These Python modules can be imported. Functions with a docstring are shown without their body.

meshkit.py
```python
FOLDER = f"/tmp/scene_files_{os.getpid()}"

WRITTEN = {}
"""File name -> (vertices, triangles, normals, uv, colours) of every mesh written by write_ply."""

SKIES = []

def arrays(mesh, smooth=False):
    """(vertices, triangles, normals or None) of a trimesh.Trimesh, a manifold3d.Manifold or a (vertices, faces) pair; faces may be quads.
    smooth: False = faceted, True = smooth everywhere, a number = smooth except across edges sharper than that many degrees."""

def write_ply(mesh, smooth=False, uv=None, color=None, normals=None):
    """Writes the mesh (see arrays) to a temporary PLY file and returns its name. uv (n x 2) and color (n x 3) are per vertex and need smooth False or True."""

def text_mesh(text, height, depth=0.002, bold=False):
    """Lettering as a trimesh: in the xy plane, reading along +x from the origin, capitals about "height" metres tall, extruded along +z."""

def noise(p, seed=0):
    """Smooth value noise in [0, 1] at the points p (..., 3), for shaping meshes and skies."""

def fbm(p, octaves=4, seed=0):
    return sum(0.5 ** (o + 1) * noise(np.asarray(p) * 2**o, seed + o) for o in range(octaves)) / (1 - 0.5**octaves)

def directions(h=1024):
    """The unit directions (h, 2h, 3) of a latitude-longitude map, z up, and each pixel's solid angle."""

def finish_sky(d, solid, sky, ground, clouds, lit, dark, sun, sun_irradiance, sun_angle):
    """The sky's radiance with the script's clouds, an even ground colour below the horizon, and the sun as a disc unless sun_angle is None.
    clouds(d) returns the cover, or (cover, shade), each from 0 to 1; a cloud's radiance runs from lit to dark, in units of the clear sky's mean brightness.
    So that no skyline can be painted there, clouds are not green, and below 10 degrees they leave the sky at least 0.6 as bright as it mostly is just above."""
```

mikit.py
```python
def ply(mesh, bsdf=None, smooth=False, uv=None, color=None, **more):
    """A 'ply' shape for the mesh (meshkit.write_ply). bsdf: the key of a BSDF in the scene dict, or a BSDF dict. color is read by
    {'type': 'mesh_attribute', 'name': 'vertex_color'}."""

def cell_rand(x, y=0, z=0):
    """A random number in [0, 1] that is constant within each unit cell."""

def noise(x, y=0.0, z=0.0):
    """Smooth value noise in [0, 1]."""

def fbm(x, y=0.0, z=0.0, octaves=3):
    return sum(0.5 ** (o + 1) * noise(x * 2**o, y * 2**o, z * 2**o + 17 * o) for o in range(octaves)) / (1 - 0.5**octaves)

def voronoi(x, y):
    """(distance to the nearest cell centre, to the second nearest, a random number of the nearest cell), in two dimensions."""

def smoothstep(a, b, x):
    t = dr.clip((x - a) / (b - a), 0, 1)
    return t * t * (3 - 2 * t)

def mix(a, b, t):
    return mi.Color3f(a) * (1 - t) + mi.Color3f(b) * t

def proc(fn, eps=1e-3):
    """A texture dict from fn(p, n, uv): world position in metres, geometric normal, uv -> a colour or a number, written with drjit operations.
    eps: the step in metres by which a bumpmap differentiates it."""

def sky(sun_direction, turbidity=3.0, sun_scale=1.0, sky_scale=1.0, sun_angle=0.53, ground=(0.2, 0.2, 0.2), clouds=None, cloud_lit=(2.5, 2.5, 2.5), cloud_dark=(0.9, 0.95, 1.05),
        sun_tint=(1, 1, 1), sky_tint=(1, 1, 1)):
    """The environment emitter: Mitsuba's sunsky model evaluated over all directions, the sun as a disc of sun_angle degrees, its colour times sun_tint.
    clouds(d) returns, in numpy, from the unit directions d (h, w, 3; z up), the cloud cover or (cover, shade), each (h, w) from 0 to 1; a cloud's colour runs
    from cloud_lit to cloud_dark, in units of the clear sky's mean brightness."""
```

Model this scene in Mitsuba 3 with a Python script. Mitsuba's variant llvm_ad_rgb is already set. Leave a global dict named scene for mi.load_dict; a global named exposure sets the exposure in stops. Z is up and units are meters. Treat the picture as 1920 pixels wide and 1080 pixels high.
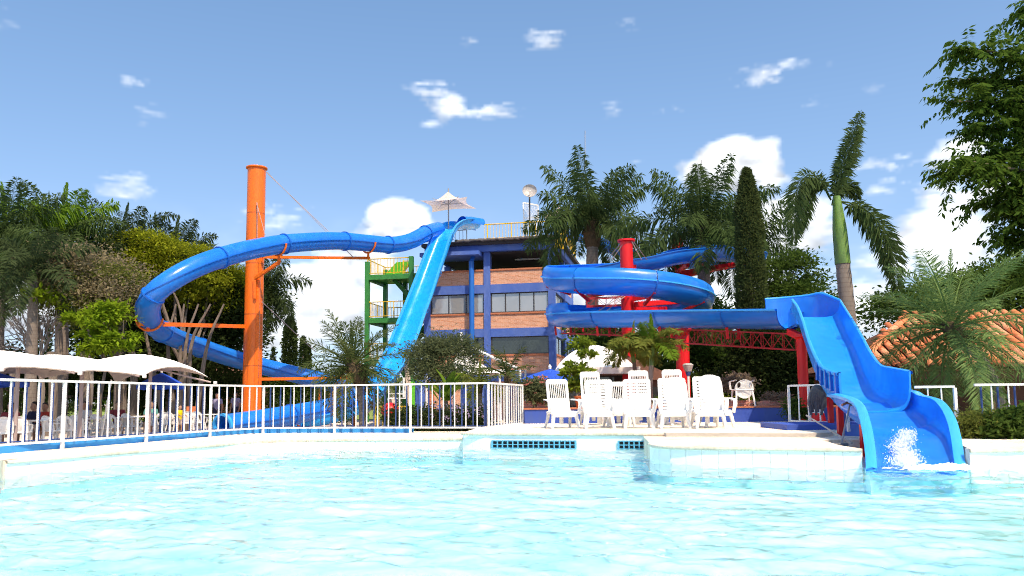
import math, numpy as np, trimesh, mitsuba as mi, drjit as dr, mikit, meshkit
import manifold3d as m3
from shapely.geometry import Polygon, Point, box as sbox, LineString
from shapely import affinity, ops
from mikit import noise, fbm, voronoi, cell_rand, smoothstep, mix, proc
T4 = mi.ScalarTransform4f
PI = math.pi
scene, labels = {}, {}
# ---------------------------------------------------------------- camera
F, TH, RO, HZ, EYE = 1500.0, math.radians(5.5), math.radians(0.55), 750.0, 0.71
YC = HZ - F * math.tan(TH)
cR, sR, cT, sT = math.cos(RO), math.sin(RO), math.cos(TH), math.sin(TH)
scene['camera'] = {'type': 'perspective', 'fov': math.degrees(2 * math.atan(960 / F)), 'fov_axis': 'x',
    'principal_point_offset_x': 0.0, 'principal_point_offset_y': -(YC - 540) / 1080, 'near_clip': 0.1, 'far_clip': 2000.0,
    'to_world': T4().look_at(origin=[0, 0, EYE], target=[0, cT, EYE + sT], up=[sR, -sT * cR, cT * cR])}
# ---------------------------------------------------------------- sky, sun, exposure
exposure = 1.95
SUN = np.array([0.30, -0.54, 0.82]); SUN /= np.linalg.norm(SUN)
def ray(u, v):
    x, y = (u - 960) / F, -(v - YC) / F
    a, b = x * cR + y * sR, -x * sR + y * cR
    return np.array([a, cT - b * sT, sT + b * cT])
def P(u, v, d):
    "the point of the place at forward distance d that the photograph shows at pixel (u, v)"
    r = ray(u, v); return np.array([0, 0, EYE]) + r * (d / r[1])
def G(u, v, z):
    r = ray(u, v); return np.array([0, 0, EYE]) + r * ((z - EYE) / r[2])
def azel(u, v):
    r = ray(u, v); return math.degrees(math.atan2(r[0], r[1])), math.degrees(math.atan2(r[2], math.hypot(r[0], r[1])))
CLOUDS = []   # az, el, half width, half height, weight, softness (0 crisp cumulus, 1 thin veil)
for (u, v, w, h, k, so) in [(750, 420, 56, 34, 1.5, 0), (1368, 315, 84, 50, 1.5, 0), (1440, 345, 40, 30, .9, .4), (806, 174, 50, 20, .88, .7), (846, 204, 48, 28, .98, .6), (918, 212, 66, 20, .88, .75), (808, 236, 26, 12, .62, .7), (1022, 76, 42, 24, .84, .8), (878, 80, 30, 12, .55, .8),
        (1175, 48, 40, 16, .5, .9), (1425, 148, 58, 20, .74, .7), (1486, 126, 34, 14, .7, .75), (1145, 206, 28, 22, .6, .85), (1260, 210, 40, 12, .45, 1), (252, 156, 34, 15, .72, .7), (285, 222, 34, 28, .55, .9), (245, 352, 60, 30, .76, .7), (520, 415, 70, 34, .72, .8),
        (560, 620, 120, 70, 1.15, .3), (640, 560, 90, 90, 1.25, .25), (590, 520, 60, 30, 1.2, .3), (690, 510, 60, 70, 1.3, .3), (1470, 430, 90, 60, 1.4, .25), (1560, 520, 70, 40, .75, .6), (1400, 560, 120, 90, 1.1, .4), (1660, 312, 60, 20, .72, .75), (1650, 356, 44, 26, .66, .8), (1770, 440, 80, 80, 1.4, .25), (1800, 300, 60, 40, .95, .4),
        (1560, 120, 30, 14, .4, 1), (1640, 165, 30, 14, .45, 1), (1640, 590, 140, 60, 1.3, .35), (1555, 430, 34, 40, .9, .4), (1700, 500, 90, 50, .9, .5), (40, 560, 140, 70, 1.3, .2), (1100, 560, 120, 70, 1.2, .3), (1520, 195, 40, 14, .45, 1), (20, 40, 40, 30, .4, 1), (1200, 300, 26, 12, .5, .9), (110, 450, 80, 40, .7, .7), (1860, 380, 70, 60, .9, .5)]:
    a, e = azel(u, v); s = 1 / F * 57.3
    CLOUDS.append((a, e, w * s, h * s, k, so))
def clouds(d):
    az = np.degrees(np.arctan2(d[..., 0], d[..., 1])); el = np.degrees(np.arcsin(np.clip(d[..., 2], -1, 1)))
    q = np.stack([az * .5, el * .95, az * 0], -1); wp = meshkit.fbm(q * .4 + 50, 3, 5)[..., None] - .5
    n = meshkit.fbm(q * .75 + 31 + wp * 1.5, 6, 3); n2 = meshkit.fbm(q * 1.3 + 7 + wp, 5, 9); n3 = meshkit.fbm(q * np.array([1.9, 4.2, 1]) + 90 + wp * 4, 6, 13)
    cover = np.zeros_like(az); shade = np.zeros_like(az)
    for (a, e, w, h, k, so) in CLOUDS:
        dy = np.where(el < e, (el - e) / (h * .95), (el - e) / (h * 1.2)); r2 = ((az - a) / (w * 1.1)) ** 2 + dy ** 2
        g = k * np.exp(-r2 * 1.05); t = (n * (1 - so) + n3 * so - .5) * (1.5 + .6 * so) * np.clip(g * 2.4, 0, 1)
        c = np.clip((g + t - .46 + .05 * so) * (3.2 - 2.3 * so), 0, 1) ** (1 + .35 * so) * (1 - .25 * so)
        shade = np.where(c > cover, np.clip(.48 - dy * .42 + (n2 - .5) * 1.9, 0, .97) * (1 - .4 * so), shade); cover = np.maximum(cover, c)
    # scattered cumulus all round, denser towards the horizon, as the part in view has
    ring = meshkit.fbm(np.stack([d[..., 0] * 3.2, d[..., 1] * 3.2, d[..., 2] * 6], -1) + 5, 5, 21)
    away = np.clip((np.abs(az) - 36) / 14, 0, 1); far = np.clip((ring - .54) * 5, 0, 1) * np.clip(1.15 - el / 70, .1, 1) * away
    low = np.clip((14 - el) / 14, 0, 1) ** 1.2 * np.clip(.15 + 1.9 * (n - .32), 0, 1) * .7
    shade = np.where(low > cover, np.clip(.5 + (n2 - .5) * 2.0, 0, .95), shade)
    return np.maximum(np.maximum(cover, low), far), shade
scene['sky'] = mikit.sky(SUN, turbidity=4.5, clouds=clouds, sky_tint=(1.20, 1.24, 1.26), sun_tint=(1, .97, .93), cloud_lit=(2.7, 2.75, 2.8), cloud_dark=(.98, 1.06, 1.18), ground=(.3, .3, .28))
# ---------------------------------------------------------------- helpers
def num(k):
    if k not in labels and k not in scene and k not in USED: USED.add(k); return k
    i = 1
    while f'{k}_{i:03d}' in USED: i += 1
    USED.add(f'{k}_{i:03d}'); return f'{k}_{i:03d}'
USED = set()
def thing(name, label, cat, group=None):
    k = num(name); labels[k] = {'label': label, 'category': cat}
    if group: labels[k]['group'] = group
    return k
def part(parent, name, mesh, mat, smooth=35, label=None, kind=None):
    k = num(parent + '__' + name); scene[k] = mikit.ply(mesh, mat, smooth)
    if label or kind:
        labels[k] = {}
        if label: labels[k]['label'] = label
        if kind: labels[k]['kind'] = kind
    return k
def single(name, label, cat, mesh, mat, smooth=35, group=None, kind=None):
    k = num(name); scene[k] = mikit.ply(mesh, mat, smooth); labels[k] = {'label': label, 'category': cat}
    if group: labels[k]['group'] = group
    if kind: labels[k]['kind'] = kind
    return k
def struct(name, mesh, mat, label, smooth=35):
    k = num(name); scene[k] = mikit.ply(mesh, mat, smooth); labels[k] = {'kind': 'structure', 'label': label}
    return k
def tm(v, f): return trimesh.Trimesh(np.asarray(v, float), np.asarray(f, int), process=False)
def join(*ms):
    ms = [m for m in (ms[0] if len(ms) == 1 and isinstance(ms[0], list) else ms) if m is not None]
    vs, fs, o = [], [], 0
    for m in ms:
        vs.append(np.asarray(m.vertices)); fs.append(np.asarray(m.faces) + o); o += len(m.vertices)
    return tm(np.vstack(vs), np.vstack(fs))
def quadf(a, b, closed):
    "faces of an a x b grid of vertices; closed: the b direction wraps"
    i, j = np.meshgrid(np.arange(a - 1), np.arange(b if closed else b - 1), indexing='ij')
    p = (i * b + j).ravel(); q = (i * b + (j + 1) % b).ravel()
    return np.vstack([np.stack([p, q, q + b], 1), np.stack([p, q + b, p + b], 1)])
def nrm(v): v = np.asarray(v, float); return v / np.maximum(np.linalg.norm(v, axis=-1, keepdims=True), 1e-12)
def box(c, s, rz=0.0, ax=None):
    m = trimesh.creation.box(s)
    v = np.asarray(m.vertices)
    if ax is not None: v = v @ np.asarray(ax, float)
    elif rz:
        c_, s_ = math.cos(rz), math.sin(rz); v = v @ np.array([[c_, s_, 0], [-s_, c_, 0], [0, 0, 1]])
    return tm(v + np.asarray(c, float), m.faces)
def beam(p, q, w, h=None, up=(0, 0, 1)):
    p, q = np.asarray(p, float), np.asarray(q, float); h = h or w; t = q - p; L = np.linalg.norm(t); t = t / L
    if abs(t @ np.asarray(up, float)) > .98: up = (0, 1, 0)
    r = nrm(np.cross(t, up)); u = np.cross(r, t)
    return box((p + q) / 2, (w, L, h), ax=[r, t, u])
def spline(pts, n):
    "Catmull-Rom through the points, n samples, roughly even"
    p = np.asarray(pts, float)
    if len(p) == 2: t = np.linspace(0, 1, n)[:, None]; return p[0] * (1 - t) + p[1] * t
    e = np.vstack([2 * p[0] - p[1], p, 2 * p[-1] - p[-2]])
    L = np.concatenate([[0], np.cumsum(np.linalg.norm(np.diff(p[:, :3], axis=0), axis=1))])
    s = np.linspace(0, L[-1], n); k = np.clip(np.searchsorted(L, s, 'right') - 1, 0, len(p) - 2)
    t = ((s - L[k]) / np.maximum(L[k + 1] - L[k], 1e-9))[:, None]
    a, b, c, d = e[k], e[k + 1], e[k + 2], e[k + 3]
    return .5 * (2 * b + (c - a) * t + (2 * a - 5 * b + 4 * c - d) * t ** 2 + (3 * b - a - 3 * c + d) * t ** 3)
def frames(p, up=(0, 0, 1)):
    t = nrm(np.gradient(p, axis=0)); up = np.broadcast_to(np.asarray(up, float), t.shape)
    r = np.cross(t, up); bad = np.linalg.norm(r, axis=1) < .05
    r[bad] = np.cross(t[bad], [0, 1, .1]); r = nrm(r); return t, r, np.cross(r, t)
def tube(pts, r, n=8, caps=True, up=None):
    p = np.asarray(pts, float)
    if up is None:
        d = np.abs(nrm(p[-1] - p[0])); up = np.eye(3)[int(np.argmin(d))]
    t, rr, u = frames(p, up); a = np.arange(n) / n * 2 * PI; rad = np.broadcast_to(np.asarray(r, float), (len(p),))[:, None, None]
    v = (p[:, None] + rad * (np.cos(a)[None, :, None] * rr[:, None] + np.sin(a)[None, :, None] * u[:, None])).reshape(-1, 3)
    f = quadf(len(p), n, True)[:, ::-1]
    if caps:
        k = len(v); v = np.vstack([v, p[0], p[-1]]); i = np.arange(n); j = (i + 1) % n; o = (len(p) - 1) * n
        f = np.vstack([f, np.stack([i, j, i * 0 + k], 1), np.stack([o + j, o + i, i * 0 + k + 1], 1)])
    return tm(v, f)
def rod(p, q, r, n=8): return tube([p, q], r, n)
def lathe(prof, c=(0, 0, 0), n=24):
    a = np.arange(n) / n * 2 * PI; pr = np.asarray(prof, float)
    v = np.stack([pr[:, :1] * np.cos(a), pr[:, :1] * np.sin(a), np.repeat(pr[:, 1:], n, 1)], -1).reshape(-1, 3) + np.asarray(c, float)
    return tm(v, quadf(len(pr), n, True))
def sweep(path, profs, closed=True, up=(0, 0, 1), caps=True):
    "profs: (k, m, 2) outlines in (right, up) at each path point"
    p = np.asarray(path, float); t, r, u = frames(p, up); pr = np.asarray(profs, float)
    if pr.ndim == 2: pr = np.broadcast_to(pr, (len(p),) + pr.shape)
    m = pr.shape[1]
    v = (p[:, None] + pr[..., :1] * r[:, None] + pr[..., 1:] * u[:, None]).reshape(-1, 3)
    f = quadf(len(p), m, closed)
    return tm(v, f)
def shell(line, th):
    "closed outline of an open profile line with thickness th"
    a = np.asarray(line, float); t = nrm(np.gradient(a, axis=0)); n = np.stack([t[:, 1], -t[:, 0]], 1)
    return np.vstack([a, (a + n * th)[::-1]])
def extrude(poly, h, M=None, o=(0, 0, 0)):
    "shapely polygon in (a, b) extruded along c; M: rows = world directions of a, b, c"
    gs = getattr(poly, 'geoms', [poly]); ms = [trimesh.creation.extrude_polygon(g, h, engine='earcut') for g in gs]
    m = join(ms) if len(ms) > 1 else ms[0]; v = np.asarray(m.vertices)
    if M is not None: v = v @ np.asarray(M, float)
    return tm(v + np.asarray(o, float), m.faces)
def slab(poly, z0, z1): return extrude(poly, z1 - z0, o=(0, 0, z0))
def rbox(c, s, r, rz=0.0, n=5):
    "box with rounded edges"
    s = np.asarray(s, float) / 2 - r; sp = trimesh.creation.icosphere(1, r).vertices
    pts = np.vstack([sp + np.array([a, b, d]) * s for a in (-1, 1) for b in (-1, 1) for d in (-1, 1)])
    m = trimesh.convex.convex_hull(pts); v = np.asarray(m.vertices)
    if rz: c_, s_ = math.cos(rz), math.sin(rz); v = v @ np.array([[c_, s_, 0], [-s_, c_, 0], [0, 0, 1]])
    return tm(v + np.asarray(c, float), m.faces)
def xf(m, o=(0, 0, 0), rz=0.0, s=1.0):
    c_, s_ = math.cos(rz), math.sin(rz); v = np.asarray(m.vertices) * s @ np.array([[c_, s_, 0], [-s_, c_, 0], [0, 0, 1]])
    return tm(v + np.asarray(o, float), m.faces)
def merge_things(d): pass
# ---------------------------------------------------------------- materials
def M(name, base, rough=.5, spec=.5, bump=None, bscale=.0, **kw):
    if callable(base): base = proc(base)
    elif not isinstance(base, dict): base = {'type': 'rgb', 'value': list(base)}
    b = {'type': 'principled', 'base_color': base, 'roughness': proc(rough) if callable(rough) else rough, 'specular': spec, **kw}
    if bump: b = {'type': 'bumpmap', 'arbitrary': proc(bump, eps=.004), 'scale': bscale, 'bsdf': b}
    scene[name] = {'type': 'twosided', 'bsdf': b}
    return name
def mottle(a, b, s=2.0, s2=14.0):
    a, b = [float(x) for x in a], [float(x) for x in b]
    return lambda p, n, uv: mix(a, b, .65 * fbm(p.x * s, p.y * s, p.z * s, 3) + .35 * noise(p.x * s2, p.y * s2, p.z * s2))
def streak(a, b, s=3.0):
    "weathering that runs down a surface"
    a, b = [float(x) for x in a], [float(x) for x in b]
    return lambda p, n, uv: mix(a, b, smoothstep(.3, .75, .6 * fbm(p.x * s, p.y * s, p.z * s * .25, 3) + .4 * fbm(p.x * s * 4, p.y * s * 4, p.z * s, 2)))
def gelcoat(a, b, faded):
    a, b, faded = [[float(x) for x in c] for c in (a, b, faded)]
    return lambda p, n, uv: mix(mix(a, b, .6 * fbm(p.x * .7, p.y * .7, p.z * .7, 3) + .4 * noise(p.x * 7, p.y * 7, p.z * 7)), faded, .55 * smoothstep(.52, .8, .6 * fbm(p.x * 1.1 + 9, p.y * 1.1, p.z * 1.1, 4) + .4 * fbm(p.x * 6, p.y * 6, p.z * 1.5, 3)))
worn = lambda p, n, uv: .2 + .22 * smoothstep(.4, .75, fbm(p.x * 1.5, p.y * 1.5, p.z * 1.5, 4))
M('fiberglass_blue', gelcoat((.006, .135, .6), (.014, .21, .76), (.05, .25, .66)), worn, .5, clearcoat=.35, clearcoat_gloss=.9)
M('fiberglass_inside', gelcoat((.006, .2, .7), (.012, .28, .8), (.05, .34, .74)), worn, .5, clearcoat=.4, clearcoat_gloss=.9)
M('fiberglass_cyan', gelcoat((.004, .28, .78), (.012, .37, .88), (.07, .45, .84)), worn, .5, clearcoat=.4, clearcoat_gloss=.9)
M('fiberglass_deep', mottle((.006, .1, .5), (.012, .15, .6), .9, 7), .3, .5, clearcoat=.3, clearcoat_gloss=.85)
M('lip_blue', mottle((.03, .33, .85), (.05, .4, .9), 1, 9), .25, .5, clearcoat=.4)
M('orange_paint', lambda p, n, uv: mix(mix((.86, .17, .008), (.76, .145, .012), fbm(p.x * 2, p.y * 2, p.z * .5, 4)), (.30, .07, .02), .75 * smoothstep(.972, .99, p.z / 2.45 - dr.floor(p.z / 2.45)) + .45 * smoothstep(.66, .85, fbm(p.x * 7, p.y * 7, p.z * .45, 4))), .38, .45)
M('red_paint', streak((.74, .008, .012), (.58, .008, .012), 1.5), .4, .45)
M('red_paint_shaded', streak((.48, .012, .018), (.34, .01, .014), 1.5), .45, .45)  # red paint darkened: shade under the flume put into the truss colour
M('green_paint', streak((.045, .25, .05), (.03, .18, .04), 2), .45)
M('lime_paint', mottle((.12, .5, .02), (.1, .42, .02), 2), .5)
M('yellow_paint', mottle((.8, .52, .025), (.72, .43, .02), 3), .45)
M('white_paint', streak((.84, .84, .83), (.74, .73, .7), 4), .4)
M('white_plastic', mottle((.84, .84, .83), (.79, .79, .77), 4, 20), .35)
M('fence_blue', mottle((.035, .075, .25), (.03, .06, .2), 4, 20), .5)
M('kerb_blue', streak((.05, .34, .78), (.03, .25, .66), 2), .6)
M('ledge_blue', streak((.03, .075, .40), (.045, .09, .34), 2.2), .6)
M('wall_blue', streak((.055, .125, .46), (.10, .17, .48), 1.6), .65)
M('pipe_blue', mottle((.02, .16, .6), (.015, .12, .5), 2), .4)
M('umbrella_blue', mottle((.02, .09, .55), (.015, .07, .45), 3), .8)
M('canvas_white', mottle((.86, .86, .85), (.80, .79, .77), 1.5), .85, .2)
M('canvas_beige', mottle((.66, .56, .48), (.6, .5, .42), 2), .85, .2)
M('steel_grey', mottle((.35, .33, .32), (.28, .26, .25), 4), .45, .5)
M('steel_pink', mottle((.42, .33, .31), (.36, .28, .27), 4), .5)
M('dish_grey', mottle((.46, .43, .42), (.38, .36, .35), 3), .45)
M('dark_metal', (.05, .05, .055), .5)
M('rubber_grey', mottle((.19, .185, .18), (.12, .12, .12), 8), .6)
M('concrete', mottle((.60, .56, .49), (.47, .43, .37), 2.5, 30), .85, .3, bump=lambda p, n, uv: fbm(p.x * 30, p.y * 30, p.z * 30, 3), bscale=.006)
M('deck_stone', lambda p, n, uv: mix((.74, .66, .55), (.46, .38, .29), smoothstep(.3, .85, .55 * fbm(p.x * 1.6, p.y * 1.6, 0, 4) + .25 * noise(p.x * 40, p.y * 40, 0) + .2 * fbm(p.x * 9, p.y * 9, 0, 3))), .8, .3, bump=lambda p, n, uv: fbm(p.x * 40, p.y * 40, p.z * 40, 2), bscale=.004)
M('pool_plaster', mottle((.78, .84, .84), (.70, .79, .8), 1.5, 12), .6)
M('pool_bottom', lambda p, n, uv: mix((.48, .86, .88), (.27, .71, .77), smoothstep(.25, .75, .35 * fbm(p.x * .7, p.y * .7, 0, 3) + .65 * fbm(p.x * 3.2 + 2 * noise(p.x * 2, p.y * 2, 0), p.y * 2.2, 3, 4))), .7)  # mottling stands in for ripple light, painted into the floor colour
for i, (a, b) in enumerate([((.88, .88, .87), (.84, .84, .83)), ((.84, .84, .83), (.79, .8, .79)), ((.89, .89, .87), (.86, .85, .83))]):
    M(f'pool_tile_{i}', mottle(a, b, 5, 25), .25, .5)
M('grate_blue', mottle((.12, .42, .62), (.1, .36, .55), 6), .4)
M('dark_inside', (.012, .014, .018), .8)
def brick(axis):
    def fn(p, n, uv):
        u = p.x * axis[0] + p.y * axis[1]; r = dr.floor(p.z / .075); q = u / .24 + .5 * (r - 2 * dr.floor(r / 2))
        fu, fz = q - dr.floor(q), p.z / .075 - r
        j = dr.minimum(dr.minimum(fu, 1 - fu) * 3.2, dr.minimum(fz, 1 - fz))
        c = mix((.54, .24, .14), (.70, .36, .23), cell_rand(dr.floor(q), r, 3))
        return mix((.62, .48, .40), c, smoothstep(.05, .14, j))
    return fn
BA = math.radians(11.5)
M('brick_front', brick((math.cos(BA), -math.sin(BA))), .85, .2)
M('brick_side', brick((math.sin(BA), math.cos(BA))), .85, .2)
M('brick_sill', mottle((.52, .2, .11), (.42, .15, .08), 3, 12), .85, .2)
M('pink_brick', streak((.62, .33, .28), (.5, .24, .2), 3), .85, .2)
M('joint_pale', (.62, .48, .42), .9, .1)
M('terracotta', mottle((.60, .19, .07), (.48, .14, .06), 4), .8, .2)
for i, (a, b) in enumerate([((.64, .22, .09), (.52, .16, .07)), ((.70, .29, .14), (.58, .2, .1)), ((.55, .18, .08), (.42, .13, .06)), ((.72, .36, .21), (.6, .26, .14))]):
    M(f'roof_tile_{i}', mottle(a, b, 5, 22), .8, .2)
M('roof_pink', mottle((.6, .3, .24), (.5, .22, .17), 2), .85, .2)
M('wood_dark', streak((.14, .06, .03), (.09, .04, .022), 3), .7)
M('wood_brown', streak((.20, .09, .06), (.14, .06, .045), 3), .7)
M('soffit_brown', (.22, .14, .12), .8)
M('window_grey', lambda p, n, uv: mix((.30, .32, .33), (.42, .44, .45), fbm(p.x * .7, p.y * .7, p.z * .5, 3)), .06, .9, metallic=.35)
M('window_dark', lambda p, n, uv: mix((.016, .022, .022), (.035, .05, .04), fbm(p.x * .9, p.y * .9, p.z * .9, 3)), .04, .9)
M('roof_edge', mottle((.2, .18, .17), (.11, .1, .1), 4, 12), .9)
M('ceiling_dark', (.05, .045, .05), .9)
M('tube_light', (.75, .75, .75), .5)
M('grass', lambda p, n, uv: mix((.09, .15, .035), (.17, .2, .06), .6 * fbm(p.x * .5, p.y * .5, 0, 3) + .4 * noise(p.x * 9, p.y * 9, 0)), .9, .2)
M('paving', lambda p, n, uv: mix((.46, .40, .36), (.36, .31, .28), fbm(p.x * 1.2, p.y * 1.2, 0, 4)), .85, .2)
M('soil', mottle((.1, .07, .05), (.06, .045, .035), 4, 20), .95, .1)
M('bark_grey', streak((.21, .17, .14), (.11, .09, .075), 5), .9, .2, bump=lambda p, n, uv: fbm(p.x * 14, p.y * 14, p.z * 5, 3), bscale=.02)
M('bark_pale', streak((.34, .30, .26), (.2, .17, .145), 5), .9, .2)
M('twig_pale', mottle((.30, .26, .23), (.2, .17, .15), 5), .9, .2)
M('palm_trunk', lambda p, n, uv: mix((.24, .205, .18), (.13, .105, .09), .5 * smoothstep(.72, .95, p.z * 7 - dr.floor(p.z * 7)) + .5 * fbm(p.x * 6, p.y * 6, p.z * 3, 3)), .9, .2)
M('palm_fibre', streak((.12, .085, .05), (.06, .045, .03), 6), .95, .1)
M('crownshaft', streak((.15, .27, .05), (.08, .15, .035), 2.5), .4, .5)
def LEAF(name, a, b, s=1.5, s2=26., tr=.48, rough=.5, spec=.3):
    a, b = [float(x) for x in a], [float(x) for x in b]
    fn = lambda p, n, uv: mix(a, b, .5 * noise(p.x * s, p.y * s, p.z * s) + .5 * cell_rand(p.x * s2, p.y * s2, p.z * s2))
    scene[name] = {'type': 'principledthin', 'base_color': proc(fn), 'roughness': rough, 'diff_trans': tr * 2, 'spec_trans': 0.0, 'eta': 1.4}
LEAF('frond_royal', (.04, .085, .024), (.12, .17, .065), rough=.34)
LEAF('frond_dark', (.035, .065, .025), (.10, .135, .06), rough=.34)
LEAF('frond_lime', (.10, .2, .02), (.18, .3, .03), tr=.45)
LEAF('frond_date', (.08, .16, .04), (.25, .34, .13), tr=.3, rough=.3)
LEAF('frond_pygmy', (.065, .11, .03), (.17, .2, .075), rough=.42)
LEAF('frond_gold', (.13, .18, .03), (.24, .27, .06), tr=.4)
LEAF('frond_dead', (.28, .19, .09), (.38, .27, .13))
LEAF('leaf_yellow_green', (.17, .23, .016), (.40, .42, .03), tr=.4)
LEAF('leaf_bright', (.15, .27, .014), (.32, .43, .03), tr=.45)
LEAF('leaf_tan', (.19, .17, .09), (.44, .37, .24))
LEAF('leaf_olive', (.10, .14, .025), (.22, .24, .055))
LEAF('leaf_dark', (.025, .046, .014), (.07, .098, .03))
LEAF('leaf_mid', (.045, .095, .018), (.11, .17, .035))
LEAF('leaf_right_tree', (.04, .1, .015), (.13, .21, .035), rough=.4)
LEAF('leaf_cypress', (.045, .075, .025), (.12, .155, .055), 4)
LEAF('leaf_hedge', (.04, .065, .025), (.1, .13, .05), 5)
LEAF('leaf_shrub', (.08, .11, .05), (.19, .22, .11), 4)
LEAF('leaf_lime', (.12, .2, .02), (.26, .32, .04), tr=.45)
LEAF('leaf_pinkish', (.28, .1, .07), (.34, .2, .09), 6)
LEAF('petal_lilac', (.42, .32, .55), (.55, .45, .65), 6)
LEAF('petal_pink', (.62, .2, .16), (.7, .34, .26), 6)
LEAF('leaf_dry', (.22, .17, .13), (.32, .26, .2), 5)
LEAF('leaf_strap', (.10, .19, .02), (.2, .3, .04), 3, tr=.45)
scene['canvas_thin'] = {'type': 'principledthin', 'base_color': {'type': 'rgb', 'value': [.86, .72, .63]}, 'roughness': .8, 'diff_trans': .7, 'spec_trans': 0.0, 'eta': 1.3}
scene['water_surface'] = {'type': 'thindielectric', 'int_ior': 1.33, 'ext_ior': 1.0}
M('foam', (.9, .93, .94), .5)
M('skin', mottle((.42, .24, .16), (.36, .2, .13), 6), .6)
M('hair_dark', (.018, .014, .012), .6)
for nm, c in dict(cloth_lavender=(.34, .32, .5), cloth_yellow=(.82, .62, .01), cloth_teal=(.12, .3, .27), cloth_maroon=(.25, .05, .06), cloth_navy=(.03, .035, .08), cloth_beige=(.6, .5, .42), cloth_red=(.5, .07, .05), cloth_white=(.75, .75, .74)).items():
    M(nm, mottle(c, [x * .8 for x in c], 6), .85, .2)
# ---------------------------------------------------------------- ground, decks, pool
WATER, LOW = -0.17, -0.5
DECK_EDGE = [(-14, 10.3), (-6.47, 10.3), (-6.2, 11.0), (-5.93, 11.8), (-5.56, 12.7), (-5.15, 13.75), (-4.85, 14.6), (-4.4, 15.05), (-3.46, 15.25), (-2.35, 15.3), (-.93, 15.35)]
PLAT = [(-.93, 15.1), (-.55, 14.85), (2.66, 14.0)]
FEN = [np.array(q) for q in [(-9.3, 11.0), (-7.72, 10.95), (-7.23, 12.95), (-6.75, 14.85), (-6.37, 16.95), (-5.72, 18.45), (-4.05, 18.3), (-2.27, 17.86), (-.52, 17.3), (-.14, 18.8), (.25, 20.5)]]
pool_area = sbox(-14, -9, 17, 15.2)
big = sbox(-500, -60, 500, 900)
deckL = Polygon(DECK_EDGE + [(-.93, 18.0), (-.6, 18.4), (-2.3, 18.9), (-4.2, 19.3), (-6.0, 19.5), (-6.9, 18.3), (-7.3, 14.9), (-7.8, 12.9), (-8.1, 11.6), (-14, 11.6)])
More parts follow.
